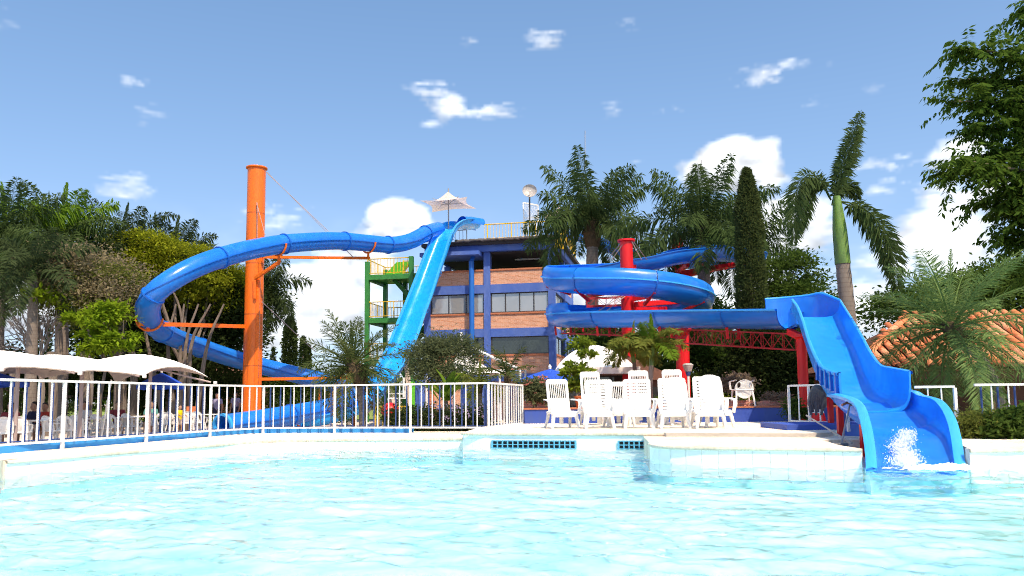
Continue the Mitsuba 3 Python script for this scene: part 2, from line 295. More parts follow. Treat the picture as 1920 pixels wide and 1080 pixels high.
plat = Polygon(PLAT + [(4.6, 13.3), (5.4, 13.7), (5.9, 14.6), (6.7, 17.0), (7.0, 20.6), (7.0, 24), (-1.2, 24), (-.2, 20.7), (-.75, 18.0), (-.93, 15.4)])
ROUND = [(2.0, 11.75), (2.03, 11.35), (2.2, 11.1), (2.6, 10.86), (3.1, 10.65), (3.6, 10.45), (4.18, 10.2), (4.7, 10.0), (5.2, 9.9), (6.3, 9.85), (9.5, 9.85), (17, 9.85)]
deckR = Polygon(ROUND + [(17, 12.4), (6.3, 12.9), (4.7, 14.2), (2.3, 14.3)]).difference(Polygon([(4.33, 9.0), (5.57, 9.0), (5.57, 9.97), (5.63, 9.99), (6.02, 10.9), (6.0, 12.3), (4.7, 12.3), (4.4, 10.9)]))
struct('ground', extrude(big.difference(ops.unary_union([sbox(-14, -9, 17, 11.4), sbox(-6.2, 11, 4.2, 16)])), .05, o=(0, 0, LOW - .05)), 'paving', 'low paved ground and lawn beyond the pool, running to the horizon')
lawn = Polygon([(-60, 52), (60, 52), (120, 300), (-120, 300)])
struct('lawn', extrude(lawn, .004, o=(0, 0, LOW + .002)), 'grass', 'green lawn seen between the tree trunks')
struct('pool_deck', slab(deckL, -.7, 0.0), 'deck_stone', 'sunlit cream stone deck along the left and back edge of the pool')
struct('sun_terrace', slab(plat, -.7, .11), 'deck_stone', 'raised cream stone terrace that carries the white loungers')
struct('round_deck', slab(deckR, -.7, .06), 'deck_stone', 'curved low deck of stone around the end of the blue slide')
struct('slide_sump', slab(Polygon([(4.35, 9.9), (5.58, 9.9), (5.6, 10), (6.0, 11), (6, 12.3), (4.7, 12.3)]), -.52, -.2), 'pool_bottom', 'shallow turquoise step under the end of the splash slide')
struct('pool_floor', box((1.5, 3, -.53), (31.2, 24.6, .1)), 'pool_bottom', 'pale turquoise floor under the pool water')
struct('far_pool_side', join(box((1.5, -9.2, -.6), (34, .5, 1.3)), box((-14.2, 0, -.6), (.4, 20, 1.3)), box((17.2, 0, -.6), (.4, 20, 1.3))), 'deck_stone', 'pool edge behind the viewer')
# concrete riser in front of the terrace (right) and corner block at the far left
struct('concrete_step', slab(Polygon([(2.62, 14.05), (2.62, 13.82), (3.6, 13.55), (4.75, 13.12), (5.2, 13.3), (5.6, 14.0), (5.0, 14.3)]), .055, .125), 'concrete', 'rough grey concrete front edge of the terrace step')
struct('concrete_corner', slab(sbox(-9, 10.24, -6.49, 10.6), -.4, .012), 'concrete', 'bare grey concrete corner of the pool edge at the far left')
# tiled band just above the waterline: every tile is a piece
def tile_row(holder, line, z0, z1, w, seed):
    rng = np.random.default_rng(seed); line = np.asarray(line, float)
    L = np.concatenate([[0], np.cumsum(np.linalg.norm(np.diff(line, axis=0), axis=1))]); n = max(1, int(round(L[-1] / w))); s = np.linspace(0, L[-1], n + 1)
    X = np.stack([np.interp(s, L, line[:, k]) for k in (0, 1)], 1)
    for i in range(n):
        a, b = X[i], X[i + 1]; t = nrm(b - a); nn = np.array([t[1], -t[0]]); g = .0022
        a2, b2 = a + t * g, b - t * g; c = (a2 + b2) / 2 + nn * .009
        ax = [np.array([*t, 0]), np.array([*nn, 0]), np.array([0, 0, 1.])]
        m = rbox((0, 0, 0), (np.linalg.norm(b2 - a2), .018, z1 - z0 - .004), .003)
        v = np.asarray(m.vertices) @ np.array(ax) + np.array([*c, (z0 + z1) / 2])
        k = num(holder + '__tile'); scene[k] = mikit.ply(tm(v, m.faces), f'pool_tile_{rng.integers(3)}', False)
tile_row('pool_deck', DECK_EDGE[1:], -.36, -.035, .33, 1)
RND1, RND2 = ROUND[:7] + [(4.36, 10.12)], [(5.57, 9.89), (6.3, 9.85), (9.5, 9.85), (17, 9.85)]
tile_row('round_deck', RND1, -.36, .02, .22, 2); tile_row('round_deck', RND2, -.36, .02, .22, 4)
front = PLAT
tile_row('sun_terrace', PLAT[:1] + [(-.55, 14.85), (-.42, 14.78)], -.36, -.0, .2, 3)
for pol, lab in ((deckL, 'turquoise pool wall under water along the deck'), (deckR, 'turquoise pool wall under water round the curved deck'), (plat, 'turquoise pool wall under water below the terrace')):
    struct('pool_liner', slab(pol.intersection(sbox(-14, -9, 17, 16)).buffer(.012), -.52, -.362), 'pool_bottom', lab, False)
def coping(holder, line, z, mat='deck_stone'):
    "rounded stone nosing that overhangs the tiles by a few centimetres"
    line = np.asarray(line, float); p = spline(np.column_stack([line, np.full(len(line), z)]), max(12, 5 * len(line)))
    a = np.linspace(-PI / 2, PI / 2, 7); pr = np.vstack([np.stack([.03 + .018 * np.cos(a), -.02 + .024 * np.sin(a)], 1), [[-.02, .004], [-.02, -.044]]])
    part(holder, 'coping', sweep(p, pr), mat)
coping('pool_deck', DECK_EDGE[1:], 0.0); coping('round_deck', RND1, .06); coping('round_deck', RND2, .06); coping('sun_terrace', PLAT, .11)
# overflow grilles in the terrace wall
def grille(px0, px1, label):
    pl = np.asarray(PLAT, float)
    def at(u):
        best = None
        for i in range(len(pl) - 1):
            for t in np.linspace(0, 1, 60):
                q = pl[i] * (1 - t) + pl[i + 1] * t; e = abs(q[0] / q[1] * F + 960 - u)
                if best is None or e < best[0]: best = (e, q)
        return best[1]
    a, b = at(px0), at(px1); t = nrm(b - a); nn = np.array([t[1], -t[0]]); L = np.linalg.norm(b - a)
    poly = sbox(0, -.165, L, -.018); n = int(round(L / .098)); cw = (L - .04) / n
    for r in range(2):
        for i in range(n): poly = poly.difference(sbox(.02 + i * cw + .011, -.152 + r * .066, .02 + (i + 1) * cw - .011, -.152 + r * .066 + .052))
    k = thing('overflow_grille', label, 'grille', 'overflow grilles in the terrace wall')
    Mx = [[*t, 0], [0, 0, 1], [*nn, 0]]
    part(k, 'grate', extrude(poly, .02, Mx, o=(*(a + nn * .035), 0)), 'grate_blue', False)
    part(k, 'recess', extrude(sbox(0.004, -.162, L - .004, -.022), .006, Mx, o=(*(a + nn * .018), 0)), 'dark_inside', False)
grille(920, 1077, 'long blue overflow grille in the white terrace wall, left of the two')
grille(1153, 1262, 'blue overflow grille in the terrace wall, right one, partly behind the round deck')
struct('terrace_wall', extrude(Polygon(PLAT + [(2.66, 14.02), (-.55, 14.87), (-.93, 15.12)]).buffer(.012), .45, o=(0, 0, -.36)), 'pool_plaster', 'white plastered wall of the terrace above the water')
# water: real waves, refracting nothing but reflecting as water does
def water_mesh():
    xs = np.arange(-8.0, 9.6, .036); ys = np.concatenate([np.arange(2.4, 7, .028), np.arange(7, 15.6, .044)])
    X, Y = np.meshgrid(xs, ys, indexing='ij'); rng = np.random.default_rng(5); Z = np.zeros_like(X)
    wx = meshkit.fbm(np.stack([X * .5, Y * .5, X * 0], -1), 3, 4) * 3
    for i in range(26):
        lam = .095 * 1.085 ** i if i < 20 else .5 + .16 * (i - 20); th = rng.normal(PI / 2, .62); k = 2 * PI / lam; amp = .0135 * lam * (1.0 if lam < .45 else .35)
        Z += amp * np.sin(k * (X * math.cos(th) + Y * math.sin(th)) + rng.uniform(0, 6.28) + wx * (1.2 + .5 * rng.random()))
    gain = .55 + .9 * meshkit.fbm(np.stack([X * .35, Y * .35, X * 0], -1), 3, 8)
    splash = np.hypot(X - 5.05, (Y - 9.3) * 1.1); Z = Z * gain + .035 * np.exp(-(splash / 1.1) ** 2) * np.sin(splash * 14)
    V = np.stack([X, Y, WATER + Z], -1).reshape(-1, 3)
    return tm(V, quadf(len(xs), len(ys), False))
struct('water', water_mesh(), 'water_surface', 'bright turquoise rippled pool water', True)
struct('water_beyond', join(box((1.5, -3.3, WATER - .0005), (30.8, 11.4, .0005)), box((-10.95, 6.2, WATER - .0005), (5.9, 7.6, .0005)), box((13.3, 6, WATER - .0005), (7.4, 7.6, .0005))), 'water_surface', 'pool water outside the picture', False)
# ---------------------------------------------------------------- tower building (own axes: U to the left along the front, V back)
BC = np.array([2.42, 45.0]); BU = np.array([-math.cos(BA), math.sin(BA)]); BV = np.array([math.sin(BA), math.cos(BA)])
def B(u, v, z): q = BC + u * BU + v * BV; return np.array([q[0], q[1], z])
BAX = [np.array([*BU, 0]), np.array([*BV, 0]), np.array([0, 0, 1.])]
def bb(u0, u1, v0, v1, z0, z1):
    m = box((0, 0, 0), (abs(u1 - u0), abs(v1 - v0), z1 - z0), ax=BAX); m.vertices = np.asarray(m.vertices) + B((u0 + u1) / 2, (v0 + v1) / 2, (z0 + z1) / 2)
    return m
bld = thing('tower_building', 'blue framed brick building of several open storeys behind the slides', 'building')
UW, VD = 7.6, 8.4
for i, (u, v) in enumerate([(0, 0), (3.75, 0), (7.35, 0), (0, 4.2), (0, 8.1), (7.35, 8.1), (3.75, 8.1), (7.35, 4.2)]):
    part(bld, 'column', bb(u - .02, u + .36, v - .03, v + .37, LOW, 9.25), 'wall_blue', False)
for z0, z1 in ((6.86, 7.36), (4.32, 4.80), (1.78, 2.2)):
    for a, b in ((.345, 3.725), (4.115, 7.325)): part(bld, 'beam', bb(a, b, .0, .3, z0, z1), 'wall_blue', False)
    for a, b in ((.345, 4.165), (4.575, 8.065)): part(bld, 'beam', bb(.0, .3, a, b, z0, z1), 'wall_blue', False)
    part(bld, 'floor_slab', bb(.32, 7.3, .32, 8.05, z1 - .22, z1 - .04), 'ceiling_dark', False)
part(bld, 'roof_beam', join(bb(-.25, 7.6, -.28, 8.6, 9.26, 9.62)), 'wall_blue', False)
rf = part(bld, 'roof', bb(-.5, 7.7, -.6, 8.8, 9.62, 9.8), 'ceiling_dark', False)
rng = np.random.default_rng(11)
edge = []
for u in np.arange(-.6, 5.6, .17):
    edge.append(xf(rbox((0, 0, 0), (.2, .5, .1 + .05 * rng.random()), .03), B(u, -.62 + .05 * rng.random(), 9.83 + .04 * rng.random()), -BA))
part(rf, 'bounce_floor', bb(-.4, 7.6, -.3, 8.7, 9.80, 9.815), 'deck_stone', False)  # unseen pale sheet added to bounce light up under the roof umbrellas
part(rf, 'tile_edge', join(edge), 'roof_edge', label='ragged row of grey roof tiles along the roof edge')
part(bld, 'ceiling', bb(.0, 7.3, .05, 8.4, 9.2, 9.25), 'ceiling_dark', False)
part(bld, 'tube_light', bb(1.2, 2.7, 2.2, 2.3, 9.1, 9.18), 'tube_light')
for z0, z1 in ((7.36, 8.16), (4.80, 5.62), (2.2, 3.22)):       # brick parapets, front and right side, back
    for a, b in ((.345, 3.725), (4.115, 7.325)): part(bld, 'brick_panel', bb(a, b, .06, .24, z0, z1), 'brick_front', False)
    for a, b in ((.405, 4.165), (4.575, 8.065)): part(bld, 'brick_panel', bb(.06, .24, a, b, z0, z1), 'brick_side', False)
    for a, b in ((.345, 3.725), (4.115, 7.325)): part(bld, 'sill', bb(a, b, -.01, .27, z1, z1 + .09), 'brick_sill', False)
    for a, b in ((.405, 4.165), (4.575, 8.065)): part(bld, 'sill', bb(-.01, .27, a, b, z1, z1 + .09), 'brick_sill', False)
for a, b in ((.345, 3.725), (4.115, 7.325)): part(bld, 'brick_panel', bb(a, b, 8.0, 8.15, 7.36, 8.1), 'brick_front', False)
for a, b in ((.345, 3.725), (4.115, 7.325)): part(bld, 'brick_panel', bb(a, b, .06, .24, LOW, 1.78), 'brick_front', False)
part(bld, 'brick_panel', bb(.06, .24, .405, 8.065, LOW, 1.78), 'brick_side', False)
def window(u0, u1, z0, z1, n, mat, side=False):
    w = num(bld + '__window'); g = lambda a, b, c0, c1, y0, y1: (bb(c0, c1, a, b, y0, y1) if side else bb(a, b, c0, c1, y0, y1))
    fr = [g(u0, u1, .1, .18, z1 - .06, z1), g(u0, u1, .1, .18, z0, z0 + .06)] + [g(x - .035, x + .035, .102, .178, z0 + .061, z1 - .061) for x in np.linspace(u0 + .035, u1 - .035, n + 1)]
    scene[w] = mikit.ply(join(fr), 'dark_metal', False); xs = np.linspace(u0 + .035, u1 - .035, n + 1)
    for i in range(n): part(w, 'pane', g(xs[i] + .03, xs[i + 1] - .03, .13, .15, z0 + .05, z1 - .05), mat, False)
window(.345, 3.725, 5.71, 6.86, 4, 'window_grey'); window(4.115, 7.325, 5.71, 6.86, 3, 'window_grey')
window(.345, 3.725, 3.31, 4.32, 1, 'window_dark'); window(4.115, 7.325, 3.31, 4.32, 2, 'window_dark')
window(.405, 4.165, 5.71, 6.86, 5, 'window_grey', True); window(4.575, 8.065, 5.71, 6.86, 4, 'window_grey', True)
window(.405, 4.165, 3.31, 4.32, 2, 'window_dark', True); window(4.575, 8.065, 3.31, 4.32, 2, 'window_dark', True)
part(bld, 'drain_pipe', join(tube([B(4.75, -.35, z) for z in np.linspace(2.2, 8.7, 12)], .15, 12), tube([B(4.75, -.35, 8.7), B(4.7, .1, 9.2)], .13, 12)), 'pipe_blue', label='thick blue pipe that runs down the front')
part(bld, 'drain_pipe', tube([B(-.25, 8.3, z) for z in (LOW, 6.8)], .14, 12), 'pipe_blue')
def railing(parent, name, p, q, h, gap, mat, r=.03, rb=.014, label=None, kind='bars'):
    "a rail with posts and thin balusters as one part"
    p, q = np.asarray(p, float), np.asarray(q, float); L = np.linalg.norm(q - p); n = max(1, int(L / gap)); Z = np.array([0, 0, 1.])
    ms = [rod(p + Z * h, q + Z * h, r, 6), rod(p + Z * .1, q + Z * .1, r * .8, 6)]
    for i in range(n + 1):
        c = p + (q - p) * i / n; ms.append(rod(c + Z * (.1 if i % 8 else 0), c + Z * h, rb if i % 8 else r, 5))
    return part(parent, name, join(ms), mat, label=label)
railing(bld, 'roof_railing', B(-.45, -.45, 9.86), B(3.95, -.45, 9.86), .92, .17, 'yellow_paint', .035, .012, 'pale yellow roof railing')
railing(bld, 'roof_railing', B(-.45, -.45, 9.86), B(-.45, 6.5, 9.86), .92, .17, 'yellow_paint', .035, .012)
railing(bld, 'roof_railing', B(5.2, .3, 9.9), B(6.8, .3, 9.9), .8, .2, 'steel_grey', .03, .014, 'grey railing at the head of the slides')
part(bld, 'launch_deck', join(bb(4.2, 7.7, -.9, 1.2, 9.0, 9.22)), 'wall_blue', False)
yc = [P(1046 + 3 * math.sin(t * 3), 425 + 40 * t, 44.2) for t in np.linspace(0, 1, 8)]
tarp = sweep(np.array(yc), np.array([[-.2, 0], [-.1, .12], [.1, .05], [.28, .1], [.3, .03], [.1, -.05], [-.1, .03]]), up=(0, 1, 0))
single('yellow_cloth', 'yellow cloth hanging from the right end of the roof railing', 'cloth', tarp, 'yellow_paint')
# roof things
def star_canopy(name, label, top, corners, base, group=None):
    "tension canopy: four corners, a raised peak, hollow edges"
    k = thing(name, label, 'umbrella', group); top = np.asarray(top, float); cs = [np.asarray(c, float) for c in corners]; n = 12; V, Fc = [], []
    for i in range(4):
        a, b = cs[i], cs[(i + 1) % 4]; o = sum(len(x) for x in V); g = []
        for r in np.linspace(0, 1, n):
            for t in np.linspace(0, 1, n):
                e = a * (1 - t) + b * t; e = e + (np.mean(cs, axis=0) - e) * .22 * 4 * t * (1 - t) * r; rr = r
                q = top + (e - top) * rr; q[2] -= .35 * (top[2] - e[2]) * math.sin(PI * r) ** 1.0 * (1 - r * .2); g.append(q)
        V.append(np.array(g)); Fc.append(quadf(n, n, False) + o)
    m = tm(np.vstack(V), np.vstack(Fc)); part(k, 'canopy', m, 'canvas_thin', True)
    part(k, 'pole', tube([base, [*base[:2], top[2] + .18]], .035, 8), 'steel_grey')
    mid = np.array([base[0], base[1], top[2] - .75])
    part(k, 'stay', join([rod(mid, top + (c - top) * .55 - np.array([0, 0, .12]), .018, 5) for c in cs]), 'steel_grey')
    return k
star_canopy('rooftop_umbrella', 'white star shaped sun umbrella on a pole above the head of the slides', P(840, 359, 45.5), [P(787, 376, 44.0), P(810, 398, 46.9), P(893, 391, 47.3), P(876, 369, 44.2)], P(841, 440, 45.5), 'white star umbrellas on the roof')
star_canopy('rooftop_umbrella', 'white star shaped sun umbrella half hidden by palm leaves at the roof corner', P(1048, 388, 46.5), [P(1010, 400, 45), P(1020, 418, 47.6), P(1085, 412, 48), P(1078, 396, 45.4)], P(1048, 440, 46.5), 'white star umbrellas on the roof')
dish = thing('satellite_dish', 'grey satellite dish on a tall mast above the roof', 'dish')
prof = [(.42 * math.sin(t), .16 * (1 - math.cos(t * 1.2))) for t in np.linspace(0, PI / 2, 9)]
dm = lathe([(.001, 0)] + prof[1:] + [(.41, .3 * 0 + prof[-1][1] - .01)] + [(x * .98, z - .02) for x, z in prof[::-1]], n=28); dc = P(993, 361, 45.2)
vv = np.asarray(dm.vertices); a1, a2 = math.radians(-72), 0.25
R = np.array([[1, 0, 0], [0, math.cos(a1), math.sin(a1)], [0, -math.sin(a1), math.cos(a1)]]); vv = vv @ R; vv = vv * [1, -1, 1]
dm = tm(vv + dc, dm.faces); part(dish, 'reflector', dm, 'dish_grey', True)
fp = dc + np.array([.02, -.34, .02]); part(dish, 'feed_arm', join(rod(dc + [0, .05, -.38], fp, .014, 5)), 'steel_grey'); part(dish, 'feed_horn', tube([fp, fp + [0, .08, 0.01]], .05, 10), 'white_paint')
part(dish, 'mast', tube([P(993, 440, 45.3), P(993, 366, 45.35)], .045, 8), 'dark_metal')
pf = thing('white_panel_frame', 'white framed mesh panel standing on the roof behind the railing', 'panel')
c4 = [P(983, 437, 46), P(981, 380, 46), P(1009, 385, 46), P(1009, 437, 46)]
part(pf, 'frame', join([beam(c4[i], c4[i + 1], .07) for i in range(3)] + [beam(c4[0] + [0, 0, .9], c4[3] + [0, 0, .9], .04)]), 'white_paint')
part(pf, 'mesh_wire', join([rod(c4[0] + (c4[3] - c4[0]) * t, c4[1] + (c4[2] - c4[1]) * t, .006, 4) for t in np.linspace(.05, .95, 14)] + [rod(c4[0] + (c4[1] - c4[0]) * t, c4[3] + (c4[2] - c4[3]) * t, .006, 4) for t in np.linspace(.05, .95, 28)]), 'white_paint', False)
ant = single('antenna_mast', 'thin antenna mast rising above the right palm crowns', 'antenna', join(rod(P(1315, 480, 52), P(1315, 300, 52), .025, 5)), 'steel_grey')
single('antenna_mast', 'thin antenna mast rising behind the palm beside the building', 'antenna', join(rod(P(1097, 330, 50), P(1097, 245, 50), .02, 5)), 'steel_grey')
# ---------------------------------------------------------------- green stair tower
st = thing('stair_tower', 'green steel stair tower with yellow railings left of the building', 'stairs')
U0, U1, V0, V1 = 7.95, 11.0, -.6, 2.4
for u, v, zt in ((U1, V0, 8.9), (8.3, V0, 9.1), (U1, V1, 8.9), (8.3, V1, 9.1), (9.7, V1, 8.6)):
    part(st, 'column', bb(u - .12, u + .12, v - .12, v + .12, LOW, zt), 'green_paint', False)
for z in (8.1, 5.55, 3.1):
    pl = part(st, 'landing', bb(8.0, U1 + .06, V0 - .05, V1 + .1, z - .1, z), 'green_paint', False)
    part(pl, 'edge_beam', join(bb(8.43, U1 - .13, V0 - .14, V0 - .04, z - .3, z - .105), bb(U1 + .0, U1 + .12, V0 + .13, V1 - .13, z - .3, z - .105)), 'green_paint', False)
    railing(st, 'railing', B(U1, V0, z), B(8.35, V0, z), .95, .2, 'yellow_paint', .03, .014)
    railing(st, 'railing', B(U1, V0, z), B(U1, V1, z), .95, .2, 'yellow_paint', .03, .014)
    railing(st, 'railing', B(U1, V1, z), B(8.35, V1, z), .95, .2, 'yellow_paint', .03, .014)
for z0, z1, d_ in ((5.55, 8.1, 1), (3.1, 5.55, -1), (.6, 3.1, 1)):
    fl = num(st + '__stair_flight'); us = np.linspace(9.9, 7.6, 11) if d_ > 0 else np.linspace(8.0, 10.2, 11); zs = np.linspace(z1, z0, 11) if d_ > 0 else np.linspace(z1, z0, 11); vv0 = .9 if d_ > 0 else 1.7
    scene[fl] = mikit.ply(join([beam(B(us[0], vv0, zs[0] - .1), B(us[-1], vv0, zs[-1] - .1), .06, .22), beam(B(us[0], vv0 + .75, zs[0] - .1), B(us[-1], vv0 + .75, zs[-1] - .1), .06, .22)]), 'green_paint', False)
    for i in range(10): part(fl, 'step', bb(us[i] - .13, us[i] + .13, vv0 + .04, vv0 + .71, zs[i] - .16, zs[i] - .12), 'white_paint' if d_ > 0 else 'steel_grey', False)
for (a, b) in (((9.9, 8.1), (8.9, 9.0)), ((8.9, 8.25), (8.4, 8.95))):
    pass
part(st, 'barrier_panel', tm([B(10.3, .2, 8.15), B(9.2, .2, 8.15), B(8.5, .2, 8.95), B(9.5, .2, 8.95), B(10.3, .26, 8.15), B(9.2, .26, 8.15), B(8.5, .26, 8.95), B(9.5, .26, 8.95)], [[0, 1, 2], [0, 2, 3], [4, 6, 5], [4, 7, 6], [0, 4, 5], [0, 5, 1], [1, 5, 6], [1, 6, 2], [2, 6, 7], [2, 7, 3], [3, 7, 4], [3, 4, 0]]), 'lime_paint', False, label='slanting lime green panel')
part(st, 'gate', join([beam(B(8.9, -.3, 8.2 + h), B(8.3, -.3, 8.2 + h), .05) for h in (0, .35, .7)] + [beam(B(8.9, -.3, 8.15), B(8.4, -.3, 8.95), .06), beam(B(8.9, -.3, 8.12), B(8.9, -.3, 8.95), .06)]), 'yellow_paint', False)
# ---------------------------------------------------------------- orange column
oc = thing('orange_support_column', 'tall orange steel column holding up the closed blue tube slide', 'column')
ob = P(471, 770, 38.0); ob[2] = LOW; ot = P(480, 318, 38.0); OZ = ot[2]
part(oc, 'shaft', lathe([(.435, LOW), (.435, 4.2), (.432, 4.21), (.43, 8.3), (.428, 8.31), (.425, OZ)], (ob[0] + .02, 38.0, 0), 36), 'orange_paint')
part(oc, 'top_flange', lathe([(.01, OZ + .1), (.5, OZ + .1), (.51, OZ + .08), (.51, OZ + .05), (.5, OZ + .03), (.42, OZ + .0)], (ob[0] + .02, 38.0, 0), 36), 'orange_paint', label='dull orange top flange')
part(oc, 'base_plate', lathe([(.62, LOW), (.62, LOW + .05), (.45, LOW + .08), (.436, LOW + .7)], (ob[0] + .02, 38.0, 0), 24), 'orange_paint')
part(oc, 'conduit', beam([ob[0] + .34, 37.68, LOW], [ob[0] + .33, 37.68, 6.7], .16), 'orange_paint')
OC = lambda z: np.array([ob[0] + .02, 38.0, z])
part(oc, 'arm', beam(P(492, 482, 37.6), P(693, 484, 41.0), .12, .13), 'orange_paint', False)
part(oc, 'arm', join(beam(P(478, 522, 37.5), P(523, 492, 36.8), .13), beam(P(523, 492, 36.8), P(524, 484, 36.7), .13)), 'orange_paint', False)
part(oc, 'arm', beam(P(458, 612, 37.7), P(263, 607, 31.6), .16, .17), 'orange_paint', False)
part(oc, 'arm', beam(P(486, 711, 38.0), P(655, 708, 41.0), .14, .14), 'orange_paint', False)
part(oc, 'bracket', beam(P(478, 522, 37.5), P(478, 560, 37.5), .12), 'orange_paint', False)
def saddle(c, r, ang0, ang1, side, mat='orange_paint', parent=oc, drop=.3, foot=None):
    a = np.linspace(ang0, ang1, 12); side = nrm(np.asarray(side, float)); Z = np.array([0, 0, 1.]); pts = np.array([c + side * r * math.cos(t) + Z * r * math.sin(t) for t in a])
    ms = [tube(pts, .045, 6, up=np.cross(side, Z))]
    low = c - Z * r
    if foot is not None: ms.append(beam(low, foot, .11))
    part(parent, 'saddle', join(ms), mat)
part(oc, 'stay_cable', join(rod(P(498, 322, 37.8), P(616, 434, 38.4), .016, 5), rod(P(500, 322, 37.8), P(645, 468, 39.0), .012, 5)), 'steel_pink')
part(oc, 'stay_cable', join(rod(P(481, 380, 37.5), P(497, 440, 36.6), .014, 5), rod(P(482, 380, 37.52), P(482, 480, 37.5), .02, 5)), 'steel_pink')
part(oc, 'stay_cable', rod(P(491, 566, 37.8), P(592, 660, 41.0), .02, 5), 'steel_pink')
part(oc, 'stay_cable', rod(P(648, 468, 39.0), P(663, 483, 40.3), .02, 5), 'steel_pink')
# ---------------------------------------------------------------- closed tube slide
tsl = thing('tube_slide', 'long closed blue tube slide curving round the orange column', 'slide')
TP = [P(822, 430, 45.4), P(800, 437, 44.2), P(770, 452, 42.8), P(735, 459, 41.6), (P(690, 456, 40.2)), P(640, 452, 38.6), P(590, 453, 37.2), P(520, 459, 35.5), P(450, 473, 33.6), P(380, 495, 31.9), P(325, 523, 31.0), P(288, 553, 30.8), P(277, 583, 31.4), P(290, 611, 33.0), P(325, 632, 35.2), P(385, 655, 37.8), P(450, 676, 40.0), P(520, 694, 41.4), P(590, 711, 41.8), P(640, 724, 41.2), P(668, 740, 39.6), P(660, 752, 37.4), P(620, 764, 35.6), P(560, 776, 33.8), P(490, 788, 32.2), P(440, 795, 31.3), P(418, 799, 30.8)]
tp = spline(TP, 300); TR = .43
n_a = np.arange(20) / 20 * 2 * PI
ring_in = lambda r: np.stack([r * np.cos(n_a), r * np.sin(n_a)], 1)
Ltp = np.concatenate([[0], np.cumsum(np.linalg.norm(np.diff(tp, axis=0), axis=1))])
cuts = [0, 10, 32, 52, 76, 100, 122, 146, 168, 190, 212, 234, 256, 278, 299]
tt, trr, tuu = frames(tp)
for a, b in zip(cuts[:-1], cuts[1:]):
    seg = tp[a:b + 1]; sec = num(tsl + '__tube_section')
    gap = np.linspace(.018, PI - .018, 13)
    scene[sec] = mikit.ply(join(sweep(seg, ring_in(TR)), sweep(seg, ring_in(TR - .02))), 'fiberglass_blue', True)
    for s in (-1, 1):
        pr = np.array([[s * (TR - .01), -.018], [s * (TR + .045), -.018], [s * (TR + .045), .018], [s * (TR - .01), .018]])
        part(sec, 'seam_flange', sweep(seg, pr[::s]), 'fiberglass_deep', False)
for c in cuts[1:]:
    if c == 299: continue
    fl = np.array([tp[c] - tt[c] * .035, tp[c] + tt[c] * .035]); pr = np.vstack([ring_in(TR + .055), ring_in(TR + .055)[:1]])
    t_, r_, u_ = tt[c], trr[c], tuu[c]; a = np.arange(25) / 24 * 2 * PI; V = []
    for k, rad in ((-.035, TR - .005), (-.035, TR + .05), (.035, TR + .05), (.035, TR - .005)):
        V.append(tp[c] + t_ * k + rad * (np.cos(a)[:, None] * r_ + np.sin(a)[:, None] * u_))
    V = np.array(V).reshape(-1, 3); part(tsl, 'flange', tm(V, quadf(4, 25, False)), 'fiberglass_deep', 40)
t_, r_, u_ = tt[-1], trr[-1], tuu[-1]; V = []; a = np.arange(25) / 24 * 2 * PI
for k, rad in ((-.06, TR), (-.06, TR + .06), (.06, TR + .06), (.06, TR - .03), (-.06, TR - .03)): V.append(tp[-1] + t_ * k + rad * (np.cos(a)[:, None] * r_ + np.sin(a)[:, None] * u_))
part(tsl, 'mouth_rim', tm(np.array(V).reshape(-1, 3), quadf(5, 25, False)), 'lip_blue', 40)
for uv, foot in ((P(690, 456, 40.2), P(690, 484, 41.0)), (P(523, 459, 35.6), P(523, 488, 36.4)), (P(281, 597, 32.0), P(276, 607, 31.8))):
    i = int(np.argmin(np.linalg.norm(tp - uv, axis=1)))
    saddle(tp[i], TR + .07, PI + .0, 2 * PI, trr[i], foot=None if foot is None else foot)
for u_, v_, d_, r_, z_ in ((665, 742, 39.6, .1, .3), (560, 778, 33.9, .08, .4), (600, 712, 41.7, .1, .4)):
    q = P(u_, v_, d_) - [0, 0, z_]; part(tsl, 'prop', rod(q, [q[0], d_, LOW - .1], r_, 8), 'orange_paint')
# ---------------------------------------------------------------- steep open slide
os_ = thing('steep_open_slide', 'long straight light blue open slide dropping from the roof of the building', 'slide')
OP = [P(884, 430, 47.0), P(868, 427, 46.0), P(852, 430, 45.2), P(838, 446, 44.6), P(822, 486, 43.9), P(800, 546, 42.8), P(776, 608, 41.4), P(754, 664, 40.0), P(728, 710, 38.6), P(694, 752, 37.2), P(656, 780, 36.0), P(606, 795, 35.2), P(560, 801, 34.6)]
op = spline(OP, 120)
def upro(w, d, lip=.09, th=.03, n=14, dip=0.0):
    "trough outline: rounded floor w wide and d deep with turned-out lips (closed outline of a thin shell)"
    a = np.linspace(PI, 2 * PI, n); pw = .55
    c, s = np.cos(a), np.sin(a); x = np.sign(c) * np.abs(c) ** pw * w / 2; y = d + d * np.sign(s) * np.abs(s) ** .8
    line = np.vstack([[[-w / 2 - lip, d - .03], [-w / 2 - lip, d]], np.stack([x, y], 1), [[w / 2 + lip, d], [w / 2 + lip, d - .03]]])
    o = np.vstack([[[-w / 2 - lip - .0, d - .03 - .001]], np.stack([x * 1.0 + np.sign(x) * th, y - th * (y < d * .5) - .001], 1), [[w / 2 + lip, d - .031]]])[::-1]
    return np.vstack([line, o])
ocuts = [0, 20, 36, 52, 68, 84, 100, 119]
for a, b in zip(ocuts[:-1], ocuts[1:]):
    seg = op[a:b + 1]; sec = part(os_, 'trough_section', sweep(seg, upro(1.25, .44)), 'fiberglass_cyan', 40)
    for sg in (-1, 1):
        pr = np.array([[.60, .41], [.74, .41], [.75, .45], [.60, .452]]) * [sg, 1]; part(sec, 'rim', sweep(seg, pr[::sg]), 'lip_blue', 40)
ot_, orr, ou = frames(op)
